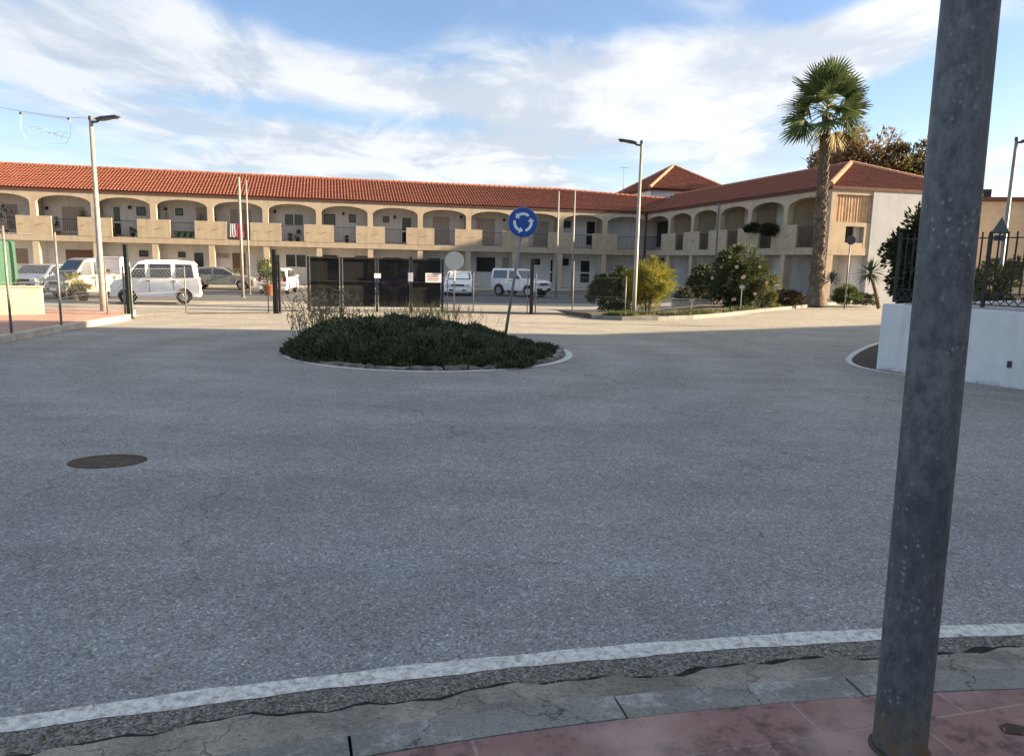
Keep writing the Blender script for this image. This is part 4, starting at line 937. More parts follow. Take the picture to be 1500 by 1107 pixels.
def mound(x, y):                              # height of the planting above the road
    dx, dy = (x-IC.x), (y-IC.y); r = math.hypot(dx, dy)/(IR-.06)
    if r > 1: return 0
    base = (1-r**4)**.6
    hmax = .54-.08*sst(-1.2, .2, dx)-.33*sst(.0, 1.9, dx)-.04*(dy/IR)
    b = .12*math.sin(dx*3.1+1.3)*math.sin(dy*2.7+.6)+.06*math.sin(dx*7.3)*math.sin(dy*6.1+2)
    return max(.05, base*(hmax+b*.55+.05*math.sin(dx*13+dy*3)*math.sin(dy*11-dx*4)))
def lobf(a): return 1-.13*np.exp(-((np.mod(a+1, 2*np.pi)-1.25)/.65)**2)+.035*np.sin(a*7+1)+.03*np.sin(a*13+.4)-.10*np.exp(-((np.mod(a, 2*np.pi)-(2*np.pi-1.75))/.42)**4)
mb = MB(); nR, nT = 16, 64; vs = [(0, 0, mound(IC.x, IC.y)*.9)]
for i in range(1, nR+1):
    for j in range(nT):
        r = (IR-.12)*i/nR; a = 2*math.pi*j/nT; x, y = r*math.cos(a), r*math.sin(a); lo_ = lobf(a)*.985; vs.append((x*lo_, y*lo_, max(.03, mound(IC.x+x, IC.y+y)*.84) if i < nR else -.02))
fs = [(0, 1+j, 1+(j+1) % nT) for j in range(nT)]+[(1+(i-1)*nT+j, 1+i*nT+j, 1+i*nT+(j+1) % nT, 1+(i-1)*nT+(j+1) % nT) for i in range(1, nR) for j in range(nT)]
isl = thing('island_shrub', 'dense dark green low shrub filling the round traffic island', 'shrub', (IC.x, IC.y, 0))
mb.add(vs, fs).build('branches', M('shrub_core', (.018, .022, .012), 1, .4, 12, 1, 40), isl, True)
isl_leaf = leafmat('juniper_leaf', (.016, .024, .013), (.115, .125, .065), .15)
n = 80000; a = rng.uniform(0, 2*np.pi, n); rr_ = np.sqrt(rng.uniform(0, 1, n))*(IR-.04)
# ragged outline: lobes of growth spilling over or stopping short of the kerb
lob = lobf(a)
X = rr_*np.cos(a)*lob; Y = rr_*np.sin(a)*lob
H_ = np.array([mound(IC.x+x/l, IC.y+y/l) for x, y, l in zip(X, Y, lob)])
e = .04; gx_ = np.array([mound(IC.x+x+e, IC.y+y)-mound(IC.x+x-e, IC.y+y) for x, y in zip(X, Y)])/(2*e); gy_ = np.array([mound(IC.x+x, IC.y+y+e)-mound(IC.x+x, IC.y+y-e) for x, y in zip(X, Y)])/(2*e)
tuft = np.sin(X*11.3+np.sin(Y*7.1))*np.sin(Y*9.7+np.sin(X*5.3))
Nn = np.stack([-gx_, -gy_, np.ones(n)], 1); Nn /= np.linalg.norm(Nn, axis=1, keepdims=True)
P = np.stack([X, Y, np.maximum(.02, H_*rng.uniform(.62, 1.0, n)+.05*tuft-.01)], 1); D = Nn*.75+rng.normal(size=(n, 3))*.7+np.array([0, 0, .25])
leaves('foliage', isl_leaf, isl, P, D, .10, .032)
# straw coloured stems standing out of the left side
dry = leafmat('dry_leaf', (.16, .14, .07), (.36, .31, .18), .3)
o = thing('dry_shrub', 'straggly dry twiggy plant sticking up at the left end of the round island', 'plant', (IC.x-2.0, IC.y+.45, .1))
mb = MB(); LP_ = []; LD = []
for i in range(80):
    x, y = max(-.6, min(.9, random.gauss(.0, .38))), max(-.7, min(.7, random.gauss(0, .35))); ln_ = random.uniform(.45, 1.15)*(1-.25*min(1, abs(x))); dx, dy = max(-.4, min(.4, random.gauss(-.12+.2*x, .16))), max(-.3, min(.3, random.gauss(0, .15)))
    pts = [Vector((x, y, 0)), Vector((x+dx*.4*ln_, y+dy*.4*ln_, .5*ln_)), Vector((x+dx*ln_, y+dy*ln_, ln_))]
    mb.tube(pts, [.006, .005, .002], 4)
    for k in range(17):
        q = random.uniform(.25, 1); p = pts[0].lerp(pts[1], q*2) if q < .5 else pts[1].lerp(pts[2], q*2-1); LP_.append(p); LD.append((random.gauss(0, .6), random.gauss(0, .6), .7))
mb.build('stems', M('dry_stem', (.20, .16, .09), .9, .2, 5), o); leaves('leaves', dry, o, [tuple(p) for p in LP_], LD, .10, .022)
o = thing('dry_grass', 'tuft of yellow dry grass at the back of the round island', 'grass tuft', (IC.x-.25, IC.y+1.75, .25))
n = 380; x = rng.normal(size=n)*.5; y = rng.normal(size=n)*.25
leaves('blades', leafmat('dry_grass_blade', (.20, .17, .07), (.40, .34, .15), .35), o, np.stack([x, y, rng.uniform(.0, .25, n)], 1), np.stack([rng.normal(size=n)*.4, rng.normal(size=n)*.4, np.ones(n)], 1), .42, .012)

# ------------------------------------------------------------------ planted verge on the right
edge = [G(px, py) for px, py in [(868, 467), (910, 469), (960, 469), (1010, 467), (1050, 464), (1092, 459), (1140, 454), (1200, 448), (1262, 441), (1300, 437)]]
back = [Vector((p.x-1.0+1.2*i/9, p.y+2.6+3.2*min(1, i/4), 0)) for i, p in enumerate(edge)]
soil_v = M('verge_soil', (.10, .08, .055), .97, .4, 3, .8, 20)
mb = MB(); n = len(edge); hv = lambda p: hgt(p.x, p.y)
mid = [e.lerp(b, .12) for e, b in zip(edge, back)]
mb.add([(p.x, p.y, hv(p)+.10) for p in edge]+[(p.x, p.y, hv(p)+.16) for p in mid]+[(p.x, p.y, hv(p)+.13) for p in back]+[(p.x, p.y, hv(p)-.1) for p in edge], [(i, i+1, n+i+1, n+i) for i in range(n-1)]+[(n+i, n+i+1, 2*n+i+1, 2*n+i) for i in range(n-1)]+[(3*n+i, 3*n+i+1, i+1, i) for i in range(n-1)]+[(0, n, 2*n, 3*n)])
struct('verge', mb, soil_v)
kp = [(p.x, p.y) for p in edge]; ko = path_off(kp, -.13); mb = MB(); zz_ = [hv(p) for p in edge]
mb.add([(*p, z-.05) for p, z in zip(ko, zz_)]+[(*p, z+.12) for p, z in zip(ko, zz_)]+[(*p, z+.12) for p, z in zip(kp, zz_)], [(i, i+1, n+i+1, n+i) for i in range(n-1)]+[(n+i, n+i+1, 2*n+i+1, 2*n+i) for i in range(n-1)]+[(0, n, 2*n), (n-1, 3*n-1, 2*n-1)])
struct('verge_kerb', mb, kerb_m)
gp_ = []; gd = []
for _ in range(9000):
    i = random.randrange(n-1); q = random.random(); s = random.uniform(.0, .28)**1.2; p = edge[i].lerp(edge[i+1], q).lerp(back[i].lerp(back[i+1], q), s)
    if math.sin(p.x*2.3)+math.sin(p.y*3.1+p.x) < -.35: continue
    gp_.append((p.x, p.y, hv(p)+.10)); gd.append((random.gauss(0, .4), random.gauss(0, .4), 1))
g = leaves('grass', leafmat('grass_blade', (.035, .05, .018), (.12, .13, .05), .25), None, gp_, gd, .17, .02); g['kind'] = 'stuff'

def shrub(name, label, px, Y, pyb, width, height, cols, nl, leafl, leafw, cat='shrub', k=46, stem=True, trans=.25, flowers=None, spread=.28, shell=.5, zlow=.12, group=None, dz=0., stemh=.3):
    p = at(px, pyb, Y); o = thing(name, label, cat, (p.x, Y, hgt(p.x, Y)+dz), 0, group)
    h = height; m = leafmat(name+'_leaf', *cols, trans)
    if stem:
        mb = MB()
        for i in range(6):
            a = random.uniform(0, 6.28); r = random.uniform(.1, .35)*width; mb.tube([(.04*math.cos(a), .04*math.sin(a), 0), (r*.4*math.cos(a), r*.4*math.sin(a), h*.3), (r*math.cos(a), r*math.sin(a), h*.7)], [.03, .022, .01], 6)
        mb.build('stem', bark, o)
    lo = h*zlow; P, D = clumps(nl, (0, 0, (h+lo)/2), (width/2, width/2*.9, (h-lo)/2), k, spread, shell)
    keep = P[:, 2] > .02; leaves('foliage', m, o, P[keep], D[keep]+np.array([0, 0, .3]), leafl, leafw)
    if flowers:
        c, nf = flowers; P, D = clumps(nf, (0, -.15*width, h*.5), (width/2, width/2, h*.45), nf, .05, .8); fm = M(name+'_bloom', c, .7, .15, 4)
        for q in P:
            mb = MB()
            for kk in range(5): a = kk*1.2566; mb.add([tuple(q), (q[0]+.07*math.cos(a), q[1]-.03, q[2]+.07*math.sin(a)), (q[0]+.07*math.cos(a+1.0), q[1]-.03, q[2]+.07*math.sin(a+1.0))], [(0, 1, 2)])
            mb.build('flower', fm, o)
    return o
shrub('feathery_shrub', 'round yellow green feathery bush behind the slim grey lamp post', 948, 25.6, 460, 1.75, 2.0, ((.045, .07, .018), (.34, .31, .05)), 14000, .15, .02, k=70, trans=.4, zlow=.15, spread=.2, shell=.55)
shrub('dark_shrub', 'dark green bush left of the yellow green one', 898, 27.0, 456, 1.7, 1.7, ((.012, .022, .010), (.05, .075, .03)), 9000, .13, .045, zlow=.02)
shrub('oleander_bush', 'tall dark bush with a few pale pink flowers, in front of the side wing', 1076, 29.5, 457, 2.35, 2.5, ((.016, .028, .010), (.09, .12, .045)), 15000, .16, .04, flowers=((.55, .40, .36), 34), zlow=.02, k=60, spread=.24)
shrub('thin_shrub', 'small loose green shrub with yellowish leaves beside the dark flowering bush', 1118, 29.2, 456, 1.2, 1.5, ((.03, .05, .015), (.20, .20, .07)), 3800, .14, .03, k=30)
shrub('low_shrub', 'low dark reddish shrub at the foot of the palm, on its left', 1152, 31.0, 448, 1.5, .65, ((.03, .018, .014), (.07, .05, .03)), 4500, .10, .03, zlow=0, stem=False, dz=.1)
shrub('low_shrub', 'low rounded green shrub between the palm and the round sign', 1238, 33.0, 444, 1.3, .85, ((.025, .045, .012), (.13, .17, .05)), 5000, .11, .035, zlow=0, stem=False, dz=.1)
shrub('low_shrub', 'low dark shrub under the spiky yucca', 1265, 33.5, 443, 1.2, .5, ((.015, .025, .012), (.05, .06, .03)), 3000, .09, .03, zlow=0, stem=False, dz=.1)
shrub('fence_shrub', 'tall dark leafy shrub growing behind the iron fence, left of the big pole', 1352, 13.9, 470, 1.5, 2.95, ((.010, .018, .008), (.055, .075, .028)), 17000, .11, .05, zlow=.30, k=70, spread=.24)
shrub('fence_shrub', 'lighter green shrub behind the iron fence, right of the big pole', 1452, 17.2, 470, 1.6, 2.0, ((.03, .045, .015), (.20, .19, .06)), 5000, .12, .04, zlow=.05, k=30)
shrub('lot_shrub', 'leafy dark plant hiding the foot of the inner corner', 1030, 34.0, 444, 1.6, 1.9, ((.015, .025, .012), (.07, .085, .035)), 5000, .15, .05, zlow=.02)
shrub('lot_shrub', 'grey leaved bush in front of the first arches of the side wing', 1000, 33.0, 446, .9, .9, ((.03, .035, .02), (.10, .11, .07)), 2600, .12, .03, zlow=.02)
shrub('climber', 'dark creeper hanging over the balcony of the side wing, left clump', 1104, 43.8, 333, 1.2, .55, ((.012, .02, .01), (.05, .06, .025)), 2400, .13, .05, cat='creeper', zlow=0, stem=False, dz=at(1104, 342, 43.8).z)
shrub('climber', 'dark creeper trailing from the balcony beside the palm trunk', 1128, 41.8, 333, 1.3, .65, ((.012, .02, .01), (.05, .06, .025)), 2400, .13, .05, cat='creeper', zlow=0, stem=False, dz=at(1128, 346, 41.8).z)

# ------------------------------------------------------------------ palm
palm_leaf = leafmat('palm_leaf', (.026, .048, .016), (.14, .18, .06), .22, .5); palm_dry = leafmat('palm_dry', (.20, .15, .06), (.34, .29, .12), .3)
palm_bark = M('palm_bark', (.075, .058, .045), .95, .45, 5, .9, 22, c2=(.20, .155, .115), lo=.35, hi=.7)
Yp = 32.4; pb_ = at(1195, 445, Yp); pz = hgt(pb_.x, Yp)+.08; pt_ = at(1211, 168, Yp); phh = pt_.z-pz
palm = thing('palm_tree', 'tall fan palm with shaggy trunk on the right verge', 'palm tree', (pb_.x, Yp, pz))
lean = pt_.x-pb_.x
tr_pts = [(lean*.0, 0, 0), (lean*.02, 0, .25), (lean*.12, 0, .8), (lean*.25, 0, 2.0), (lean*.5, 0, 4), (lean*.78, 0, 6.2), (lean, 0, phh-.05)]
tr_r = [.54, .41, .31, .245, .215, .18, .15]
trk = MB().tube(tr_pts, tr_r, 20)
def trunk_at(z):
    for (a, b, ra, rb) in zip(tr_pts[:-1], tr_pts[1:], tr_r[:-1], tr_r[1:]):
        if a[2] <= z <= b[2]: q = (z-a[2])/(b[2]-a[2]); return a[0]+(b[0]-a[0])*q, ra+(rb-ra)*q
    return lean, .22
z = .9; row = 0
while z < phh-.1:
    x0, r0 = trunk_at(z)
    for k in range(9):
        if random.random() < .12: continue
        a = 2*math.pi*(k+.5*(row % 2))/9+random.uniform(-.12, .12); ca, sa = math.cos(a), math.sin(a); w = r0*.36; ln_ = random.uniform(.13, .26); out = random.uniform(.03, .09)
        B = Vector((x0+ca*r0*.93, sa*r0*.93, z)); tn = Vector((-sa, ca, 0)); tip = Vector((x0+ca*(r0+out), sa*(r0+out), z+ln_))
        trk.add([B-tn*w, B+tn*w, tip+tn*w*.35, tip-tn*w*.35, B-tn*w*.8+Vector((0, 0, .12)), B+tn*w*.8+Vector((0, 0, .12))], [(0, 1, 2, 3), (4, 3, 2, 5), (0, 3, 4), (1, 5, 2)])
    z += .145; row += 1
trk.build('trunk', palm_bark, palm)
def fan_leaf(mb, mbs, c, az, el, pl_, bl_, droop=.5):
    d = Vector((math.cos(az)*math.cos(el), math.sin(az)*math.cos(el), math.sin(el))); side = Vector((-math.sin(az), math.cos(az), 0)); upv = side.cross(d)*-1
    if upv.z < 0: upv = -upv
    ro = random.choice((-1, 1))*random.uniform(.2, .8); side, upv = side*math.cos(ro)+upv*math.sin(ro), upv*math.cos(ro)-side*math.sin(ro)
    e = c+d*pl_-Vector((0, 0, .12*pl_*math.cos(el)))
    mbs.tube([c, c+d*pl_*.5, e], [.028, .02, .014], 5)
    n = 24
    for i in range(n):
        t = -1.55+3.1*i/(n-1); bd = d*math.cos(t)+side*math.sin(t); bd = (bd+upv*.10*random.uniform(.5, 1.2)).normalized(); L_ = bl_*(.80+.2*math.cos(t*.8))*random.uniform(.9, 1.05)
        w = L_*.043; pn = bd.cross(upv).normalized(); pts = []
        for q, ww in ((0, .25), (.45, 1), (.75, .75), (1, .06)):
            p = e+bd*L_*q-Vector((0, 0, 1))*droop*L_*q*q*.55*random.uniform(.8, 1.2); pts += [p-pn*w*ww, p+pn*w*ww+upv*w*.4]
        mb.add(pts, [(0, 1, 3, 2), (2, 3, 5, 4), (4, 5, 7, 6)])
random.seed(21); ct = Vector((lean, 0, phh+.05)); live = MB(); stalk = MB(); dead = MB()
for i in range(31):
    q = (i+.5)/31; az_ = i*2.39996+random.uniform(-.2, .2); el_ = R(80-110*q+random.uniform(-8, 8)); fan_leaf(live, stalk, ct+Vector((0, 0, .35*(1-q))), az_, el_, random.uniform(.55, 1.15), random.uniform(.95, 1.25), .12+.4*q)
for i in range(4): fan_leaf(dead, stalk, ct-Vector((0, 0, .2)), i*2.39996+1, R(-52+random.uniform(-18, 10)), random.uniform(.45, .7), random.uniform(.6, .8), .7)
live.build('crown', palm_leaf, palm); stalk.build('leaf_stalks', M('palm_stalk', (.16, .17, .06), .6, .2, 4), palm); dead.build('dry_fronds', palm_dry, palm)
for i in range(5):    # ragged old stalk on the left of the trunk
    pass

def spiky(name, label, px, py, Y, nl, L_, W_, cols, el0, el1, trunk=None, cat='plant'):
    p = at(px, py, Y); gz = hgt(p.x, Y)+.08; o = thing(name, label, cat, (p.x, Y, gz)); m = leafmat(name+'_blade', *cols, .1); hz = max(.05, p.z-gz)
    if trunk: MB().tube([(trunk, 0, 0), (trunk*.55, 0, hz*.5), (0, 0, hz)], [.09, .075, .07], 8).build('trunk', bark, o)
    mb = MB()
    for i in range(nl):
        az_ = i*2.39996; el_ = R(el0+(el1-el0)*i/nl+random.uniform(-6, 6)); d = Vector((math.cos(az_)*math.cos(el_), math.sin(az_)*math.cos(el_), math.sin(el_))); s = Vector((-math.sin(az_), math.cos(az_), 0)); c = Vector((0, 0, hz))
        l = L_*random.uniform(.85, 1.1); f = Vector((0, 0, -.12*l)); mid_ = c+d*l*.5; mb.add([c-s*W_*.5, c+s*W_*.5, mid_+s*W_, mid_-s*W_, c+d*l+f, mid_+Vector((0, 0, -.02))], [(0, 1, 2, 5), (0, 5, 3), (2, 4, 5), (5, 4, 3)])
    mb.build('blades', m, o); return o
spiky('yucca', 'spiky dark yucca with a leaning pale stem before the white house wall', 1275, 400, 31.0, 54, .78, .04, ((.012, .022, .012), (.05, .075, .035)), -50, 85, .5)
spiky('agave', 'bluish spiky agave low against the right side of the palm trunk', 1219, 410, 32.3, 40, .55, .045, ((.02, .035, .04), (.07, .09, .09)), -30, 85)

# ------------------------------------------------------------------ trees beyond the house
def tree(label, px, Y, pyb, pyt, width, cols, nl, k, leafl, bare=0., z0=0.):
    p = at(px, pyb, Y); H_ = at(px, pyt, Y).z; o = thing('tree', label, 'tree', (p.x, Y, z0), 0, 'trees beyond the house')
    mb = MB().tube([(0, 0, -.3), (.1, 0, H_*.2), (0, .1, H_*.45)], [.34, .27, .2], 10)
    tips = []
    for i in range(22):
        a = i*2.4; s = random.uniform(.3, .47)*H_; e = Vector((math.cos(a)*width*random.uniform(.22, .48), math.sin(a)*width*random.uniform(.2, .42), H_*random.uniform(.55, .97))); b = Vector((0, .05, s*.9)); m_ = b.lerp(e, .5)+Vector((0, 0, .4))
        mb.tube([b, m_, e], [.11, .065, .02], 6); tips.append(e)
        for j in range(5):
            st = b.lerp(e, random.uniform(.45, .95))+Vector((0, 0, .2)); en = st+Vector((random.gauss(0, .7), random.gauss(0, .7), random.uniform(.2, 1.1))); mb.tube([st, st.lerp(en, .5)+Vector((0, 0, .1)), en], [.03, .02, .007], 4)
    mb.build('trunk', bark, o)
    P, D = clumps(nl, (0, 0, H_*.70), (width/2, width/2*.85, H_*.30), k, .2, .35); leaves('crown', leafmat('tree_leaf', *cols, .35), o, P, D, leafl, leafl*.5); return o
tree('tall thin crowned tree with brownish autumn leaves behind the house roof', 1262, 58.5, 250, 180, 7.0, ((.085, .060, .030), (.27, .19, .10)), 13000, 110, .30)
tree('dark olive green tree just left of the big pole, behind the house', 1345, 57, 250, 196, 6.2, ((.035, .035, .014), (.15, .12, .05)), 14000, 80, .32)
tree('low brown tree showing behind the palm trunk', 1218, 66, 255, 205, 4.8, ((.05, .042, .022), (.17, .13, .06)), 9000, 60, .28)

# ------------------------------------------------------------------ vehicles
def paintm(name, c, rough=.3, dirt=.1):
    m = M(name, c, rough, dirt, 2.5, spec=.5); b = m.node_tree.nodes['Principled BSDF']; b.inputs['Coat Weight'].default_value = .5; b.inputs['Coat Roughness'].default_value = .1; return m
car_glass = M('car_glass', (.025, .03, .035), .06, .2, 2, spec=.8); lampglass = M('headlamp_glass', (.55, .57, .6), .1, .05, 4, spec=.8); redlamp = M('tail_lamp', (.30, .015, .012), .2, .1, 4); plastic = M('black_plastic', (.025, .025, .027), .6, .2, 8); platem = M('number_plate', (.7, .7, .68), .5, .03, 5)
def vehicle(name, label, cat, loc, head, spec, pm, group=None, z=None):
    """spec: L, W, H, profile (x, z) over the top from rear to front, wheels (x..., r), belt z, windows [(poly)], screens"""
    hd = math.atan2(head[1], head[0]); o = thing(name, label, cat, (loc[0], loc[1], hgt(loc[0], loc[1])+.014 if z is None else z), hd, group)
    L_, W_, H_ = spec['L'], spec['W'], spec['H']; belt = spec['belt']; wr = spec['wr']; fx, rx = spec['fx'], spec['rx']; sill = spec.get('sill', .22)
    def arch(cx): return [(cx-(wr+.07)*math.cos(math.pi*i/8), max(sill, wr*.98+(wr+.07)*math.sin(math.pi*i/8))) for i in range(9)]
    prof = spec['prof']; bottom = [(prof[0][0], sill)]+arch(rx)+arch(fx)+[(prof[-1][0], sill)]
    poly_ = bottom+prof[::-1]
    hw = W_/2
    def yy(zv, f): return f*(hw-(max(0, zv-belt))*spec.get('tumble', .22)-max(0, (.45-zv))*.12)
    mb = MB(); layers = [(-1, .035), (-.93, .0), (.93, .0), (1, .035)]; n = len(poly_); cx_, cz_ = 0, (sill+H_)/2
    for f, ins in layers:
        for x, zv in poly_:
            k = 1-ins*2/L_; kz = zv-ins*(zv-cz_)/(H_/2)*.8 if zv > sill+.05 else zv
            mb.v.append((x*k, yy(kz, f), kz))
    mb.f.append(tuple(range(n))); mb.f.append(tuple(range(3*n, 4*n))[::-1])
    for l in range(3):
        for i in range(n): j = (i+1) % n; mb.f.append((l*n+i, (l+1)*n+i, (l+1)*n+j, l*n+j))
    body = mb.build('body', pm, o, bevel=.035)
    # side windows
    for poly2 in spec['win']:
        for s in (1, -1):
            mw = MB(); vs = []
            for dx in (.012, -.02): vs += [(x, s*(abs(yy(zv, 1))+dx), zv) for x, zv in poly2]
            nn = len(poly2); mw.add(vs, [tuple(range(nn)) if s < 0 else tuple(range(nn))[::-1], tuple(range(nn, 2*nn))]+[(i, (i+1) % nn, (i+1) % nn+nn, i+nn) for i in range(nn)]); mw.build('window', car_glass, o)
    # front and rear screens lie on profile segments
    for (xa, za), (xb, zb), nm in spec['screens']:
        d = Vector((xb-xa, 0, zb-za)); nrm = Vector((d.z, 0, -d.x)).normalized()
        if nrm.x*(xa+xb) < 0: nrm = -nrm
        ya, yb = abs(yy(za, 1))-.10, abs(yy(zb, 1))-.10; q = nrm*.014
        vs = [Vector((xa, -ya, za))+q, Vector((xa, ya, za))+q, Vector((xb, yb, zb))+q, Vector((xb, -yb, zb))+q]; vs += [v-nrm*.04 for v in vs]
        wn = MB().add(vs, [(0, 1, 2, 3), (7, 6, 5, 4), (0, 4, 5, 1), (1, 5, 6, 2), (2, 6, 7, 3), (3, 7, 4, 0)]).build(nm, car_glass, o)
        if nm == 'windscreen' and spec.get('sunshade'):
            vv = [Vector((0, 0, 0)).lerp(v, 1)+q*.9 for v in vs[:4]]; cc = sum(vv, Vector())/4; vv = [cc+(v-cc)*.86 for v in vv]; MB().add(vv, [(0, 1, 2, 3)]).build('sunshade', frame_w, wn)
    # wheels
    for x in (fx, rx):
        for s in (1, -1):
            y0 = s*(hw-.02); w = .19
            ty = MB().lathe([(wr*.62, 0), (wr*.95, -.0), (wr, .03), (wr, w-.03), (wr*.95, w), (wr*.62, w)], 20, (x, y0-w if s > 0 else y0, wr), 'y').build('wheel', rubber, o, True)
            rm = MB(); yo = y0+(.004 if s > 0 else -.004); rm.lathe([(wr*.60, -.02), (wr*.60, .0), (wr*.5, .012 if s > 0 else -.012), (wr*.14, .004 if s > 0 else -.004), (wr*.1, .02 if s > 0 else -.02)], 20, (x, yo, wr), 'y')
            for k in range(5): a = k*1.2566; rm.tube([(x, yo+s*.012, wr), (x+wr*.55*math.cos(a), yo+s*.012, wr+wr*.55*math.sin(a))], .022, 5)
            rm.build('rim', rim_m, ty)
    xf, xr = prof[-1][0], prof[0][0]
    zb_ = spec.get('bump', .42); bm_ = plastic if spec.get('darkbump') else pm
    MB().box(xf-.12, xf+.045, -hw*.90, hw*.90, sill+.02, zb_).build('bumper', bm_, o, bevel=.03); MB().box(xr-.045, xr+.12, -hw*.90, hw*.90, sill+.02, zb_).build('bumper', bm_, o, bevel=.03)
    zg = spec.get('lampz', .62)
    for s in (1, -1):
        MB().box(xf-.10, xf+.018, min(s*hw*.55, s*hw*.88), max(s*hw*.55, s*hw*.88), zg-.08, zg+.08).build('headlight', lampglass, o, bevel=.02)
        MB().box(xr-.018, xr+.10, min(s*hw*.72, s*hw*.92), max(s*hw*.72, s*hw*.92), zg+.02, zg+.32).build('tail_light', redlamp, o, bevel=.015)
        xm, zm = spec['mirror']; yb = abs(yy(zm, 1)); MB().box(xm-.05, xm+.05, min(s*(yb-.03), s*(yb+.17)), max(s*(yb-.03), s*(yb+.17)), zm-.02, zm+.12).build('mirror', plastic if spec.get('darkbump') or spec.get('darkmirror') else pm, o, bevel=.02)
    MB().box(xf-.05, xf+.015, -hw*.48, hw*.48, zg-.06, zg+.05).build('grille', plastic, o); MB().box(xf+.046, xf+.056, -.26, .26, sill+.09, sill+.2).build('number_plate', platem, o); MB().box(xr-.056, xr-.046, -.26, .26, sill+.10, sill+.21).build('number_plate', platem, o)
    MB().box(xf-.02, xf+.049, -hw*.62, hw*.62, zb_-.12, zb_-.02).build('air_intake', plastic, o)
    for xs_ in spec.get('seams', []):
        for s in (1, -1): MB().box(xs_-.007, xs_+.007, min(s*(hw-.02), s*(hw+.002)), max(s*(hw-.02), s*(hw+.002)), .50, belt).build('door_seam', plastic, o)
    for xh, zh in spec.get('handles', []):
        for s in (1, -1): yb = abs(yy(zh, 1)); MB().box(xh-.07, xh+.07, min(s*(yb-.01), s*(yb+.03)), max(s*(yb-.01), s*(yb+.03)), zh-.02, zh+.02).build('door_handle', plastic, o)
    return o
VAN = dict(L=3.5, W=1.5, H=1.88, belt=1.05, wr=.30, fx=1.13, rx=-1.08, sill=.30, tumble=.16, lampz=.72, bump=.50, darkmirror=True,
    prof=[(-1.74, .32), (-1.76, .75), (-1.72, 1.1), (-1.63, 1.70), (-1.50, 1.83), (-.8, 1.88), (.35, 1.86), (.66, 1.78), (.98, 1.40), (1.22, 1.08), (1.58, .98), (1.72, .80), (1.74, .32)],
    win=[[(.38, 1.12), (1.04, 1.12), (.76, 1.55), (.64, 1.68), (.38, 1.70)], [(-.62, 1.14), (.20, 1.14), (.20, 1.70), (-.62, 1.70)], [(-1.52, 1.14), (-.80, 1.14), (-.80, 1.70), (-1.44, 1.70)]],
    screens=[((.70, 1.73), (1.19, 1.12), 'windscreen'), ((-1.715, 1.15), (-1.64, 1.64), 'rear_window')], mirror=(1.04, 1.10), handles=[(.30, .98), (-.72, .98)], seams=[.24, -.70])
HATCH = dict(L=3.95, W=1.68, H=1.47, belt=.92, wr=.30, fx=1.22, rx=-1.24, lampz=.66,
    prof=[(-1.92, .24), (-1.96, .6), (-1.90, .90), (-1.62, 1.34), (-1.30, 1.45), (-.3, 1.47), (.30, 1.40), (1.08, .94), (1.70, .80), (1.93, .62), (1.96, .24)],
    win=[[(-.30, .96), (.90, .96), (.30, 1.33), (-.30, 1.39)], [(-1.50, .98), (-.42, .96), (-.42, 1.38), (-1.25, 1.36)]],
    screens=[((.36, 1.38), (1.02, .98), 'windscreen'), ((-1.86, .96), (-1.64, 1.31), 'rear_window')], mirror=(.80, .95), handles=[(-.2, .84), (-1.1, .84)], seams=[-.36, .78])
SALOON = dict(HATCH, L=4.2, H=1.42, fx=1.32, rx=-1.28, prof=[(-2.05, .24), (-2.10, .6), (-2.04, .88), (-1.72, 1.05), (-1.25, 1.36), (-.3, 1.42), (.25, 1.36), (1.02, .93), (1.78, .80), (2.06, .60), (2.10, .24)],
    win=[[(-.30, .95), (.84, .95), (.25, 1.28), (-.30, 1.34)], [(-1.45, .98), (-.42, .95), (-.42, 1.34), (-1.15, 1.30)]], screens=[((.31, 1.34), (.97, .97), 'windscreen'), ((-1.66, 1.08), (-1.30, 1.32), 'rear_window')])
JEEP = dict(L=3.65, W=1.60, H=1.70, belt=1.05, wr=.34, fx=1.15, rx=-1.12, sill=.36, tumble=.12, lampz=.80, bump=.55, darkbump=True,
    prof=[(-1.74, .36), (-1.76, 1.05), (-1.70, 1.60), (-1.60, 1.69), (-.2, 1.70), (.22, 1.64), (.62, 1.10), (1.55, 1.00), (1.74, .92), (1.78, .38)],
    win=[[(-.32, 1.10), (.46, 1.10), (.16, 1.56), (-.32, 1.58)], [(-1.56, 1.10), (-.48, 1.10), (-.48, 1.58), (-1.52, 1.58)]],
    screens=[((.27, 1.59), (.60, 1.14), 'windscreen'), ((-1.745, 1.14), (-1.70, 1.55), 'rear_window')], mirror=(.42, 1.12), handles=[(-.2, .96)], seams=[-.40, .55])
white_p = paintm('white_car_paint', (.70, .70, .69)); silver_p = paintm('silver_blue_paint', (.17, .20, .25), .25); beige_p = paintm('faded_beige_paint', (.22, .21, .19), .6); grey_p = paintm('grey_green_paint', (.17, .17, .155), .3); purple_p = paintm('violet_blue_paint', (.07, .06, .22), .25)
PARK = 'cars standing in the car park'
p = gp(231, 32.1); vehicle('van', 'small white van with a short nose parked side on behind the green post', 'van', p, (-.93, -.36), VAN, white_p, PARK)
p = gp(134, 34.8); vehicle('van', 'faded beige van seen from the front behind the pale lamp post', 'van', p, (-.45, -.89), VAN, beige_p, PARK)
p = gp(64, 39.6); vehicle('car', 'silver blue hatchback facing the road behind the left fence', 'car', p, (.06, -1), dict(HATCH, bump=.5), silver_p, PARK)
p = gp(326, 46.5); vehicle('car', 'grey saloon parked side on behind the two white masts', 'car', p, (.985, .17), SALOON, grey_p, PARK, hgt(p.x, p.y)+.014)
p = gp(409, 43.6); vehicle('car', 'white car seen from behind, half hidden by the pair of dark gate posts', 'car', p, (-.12, .99), HATCH, white_p, PARK)
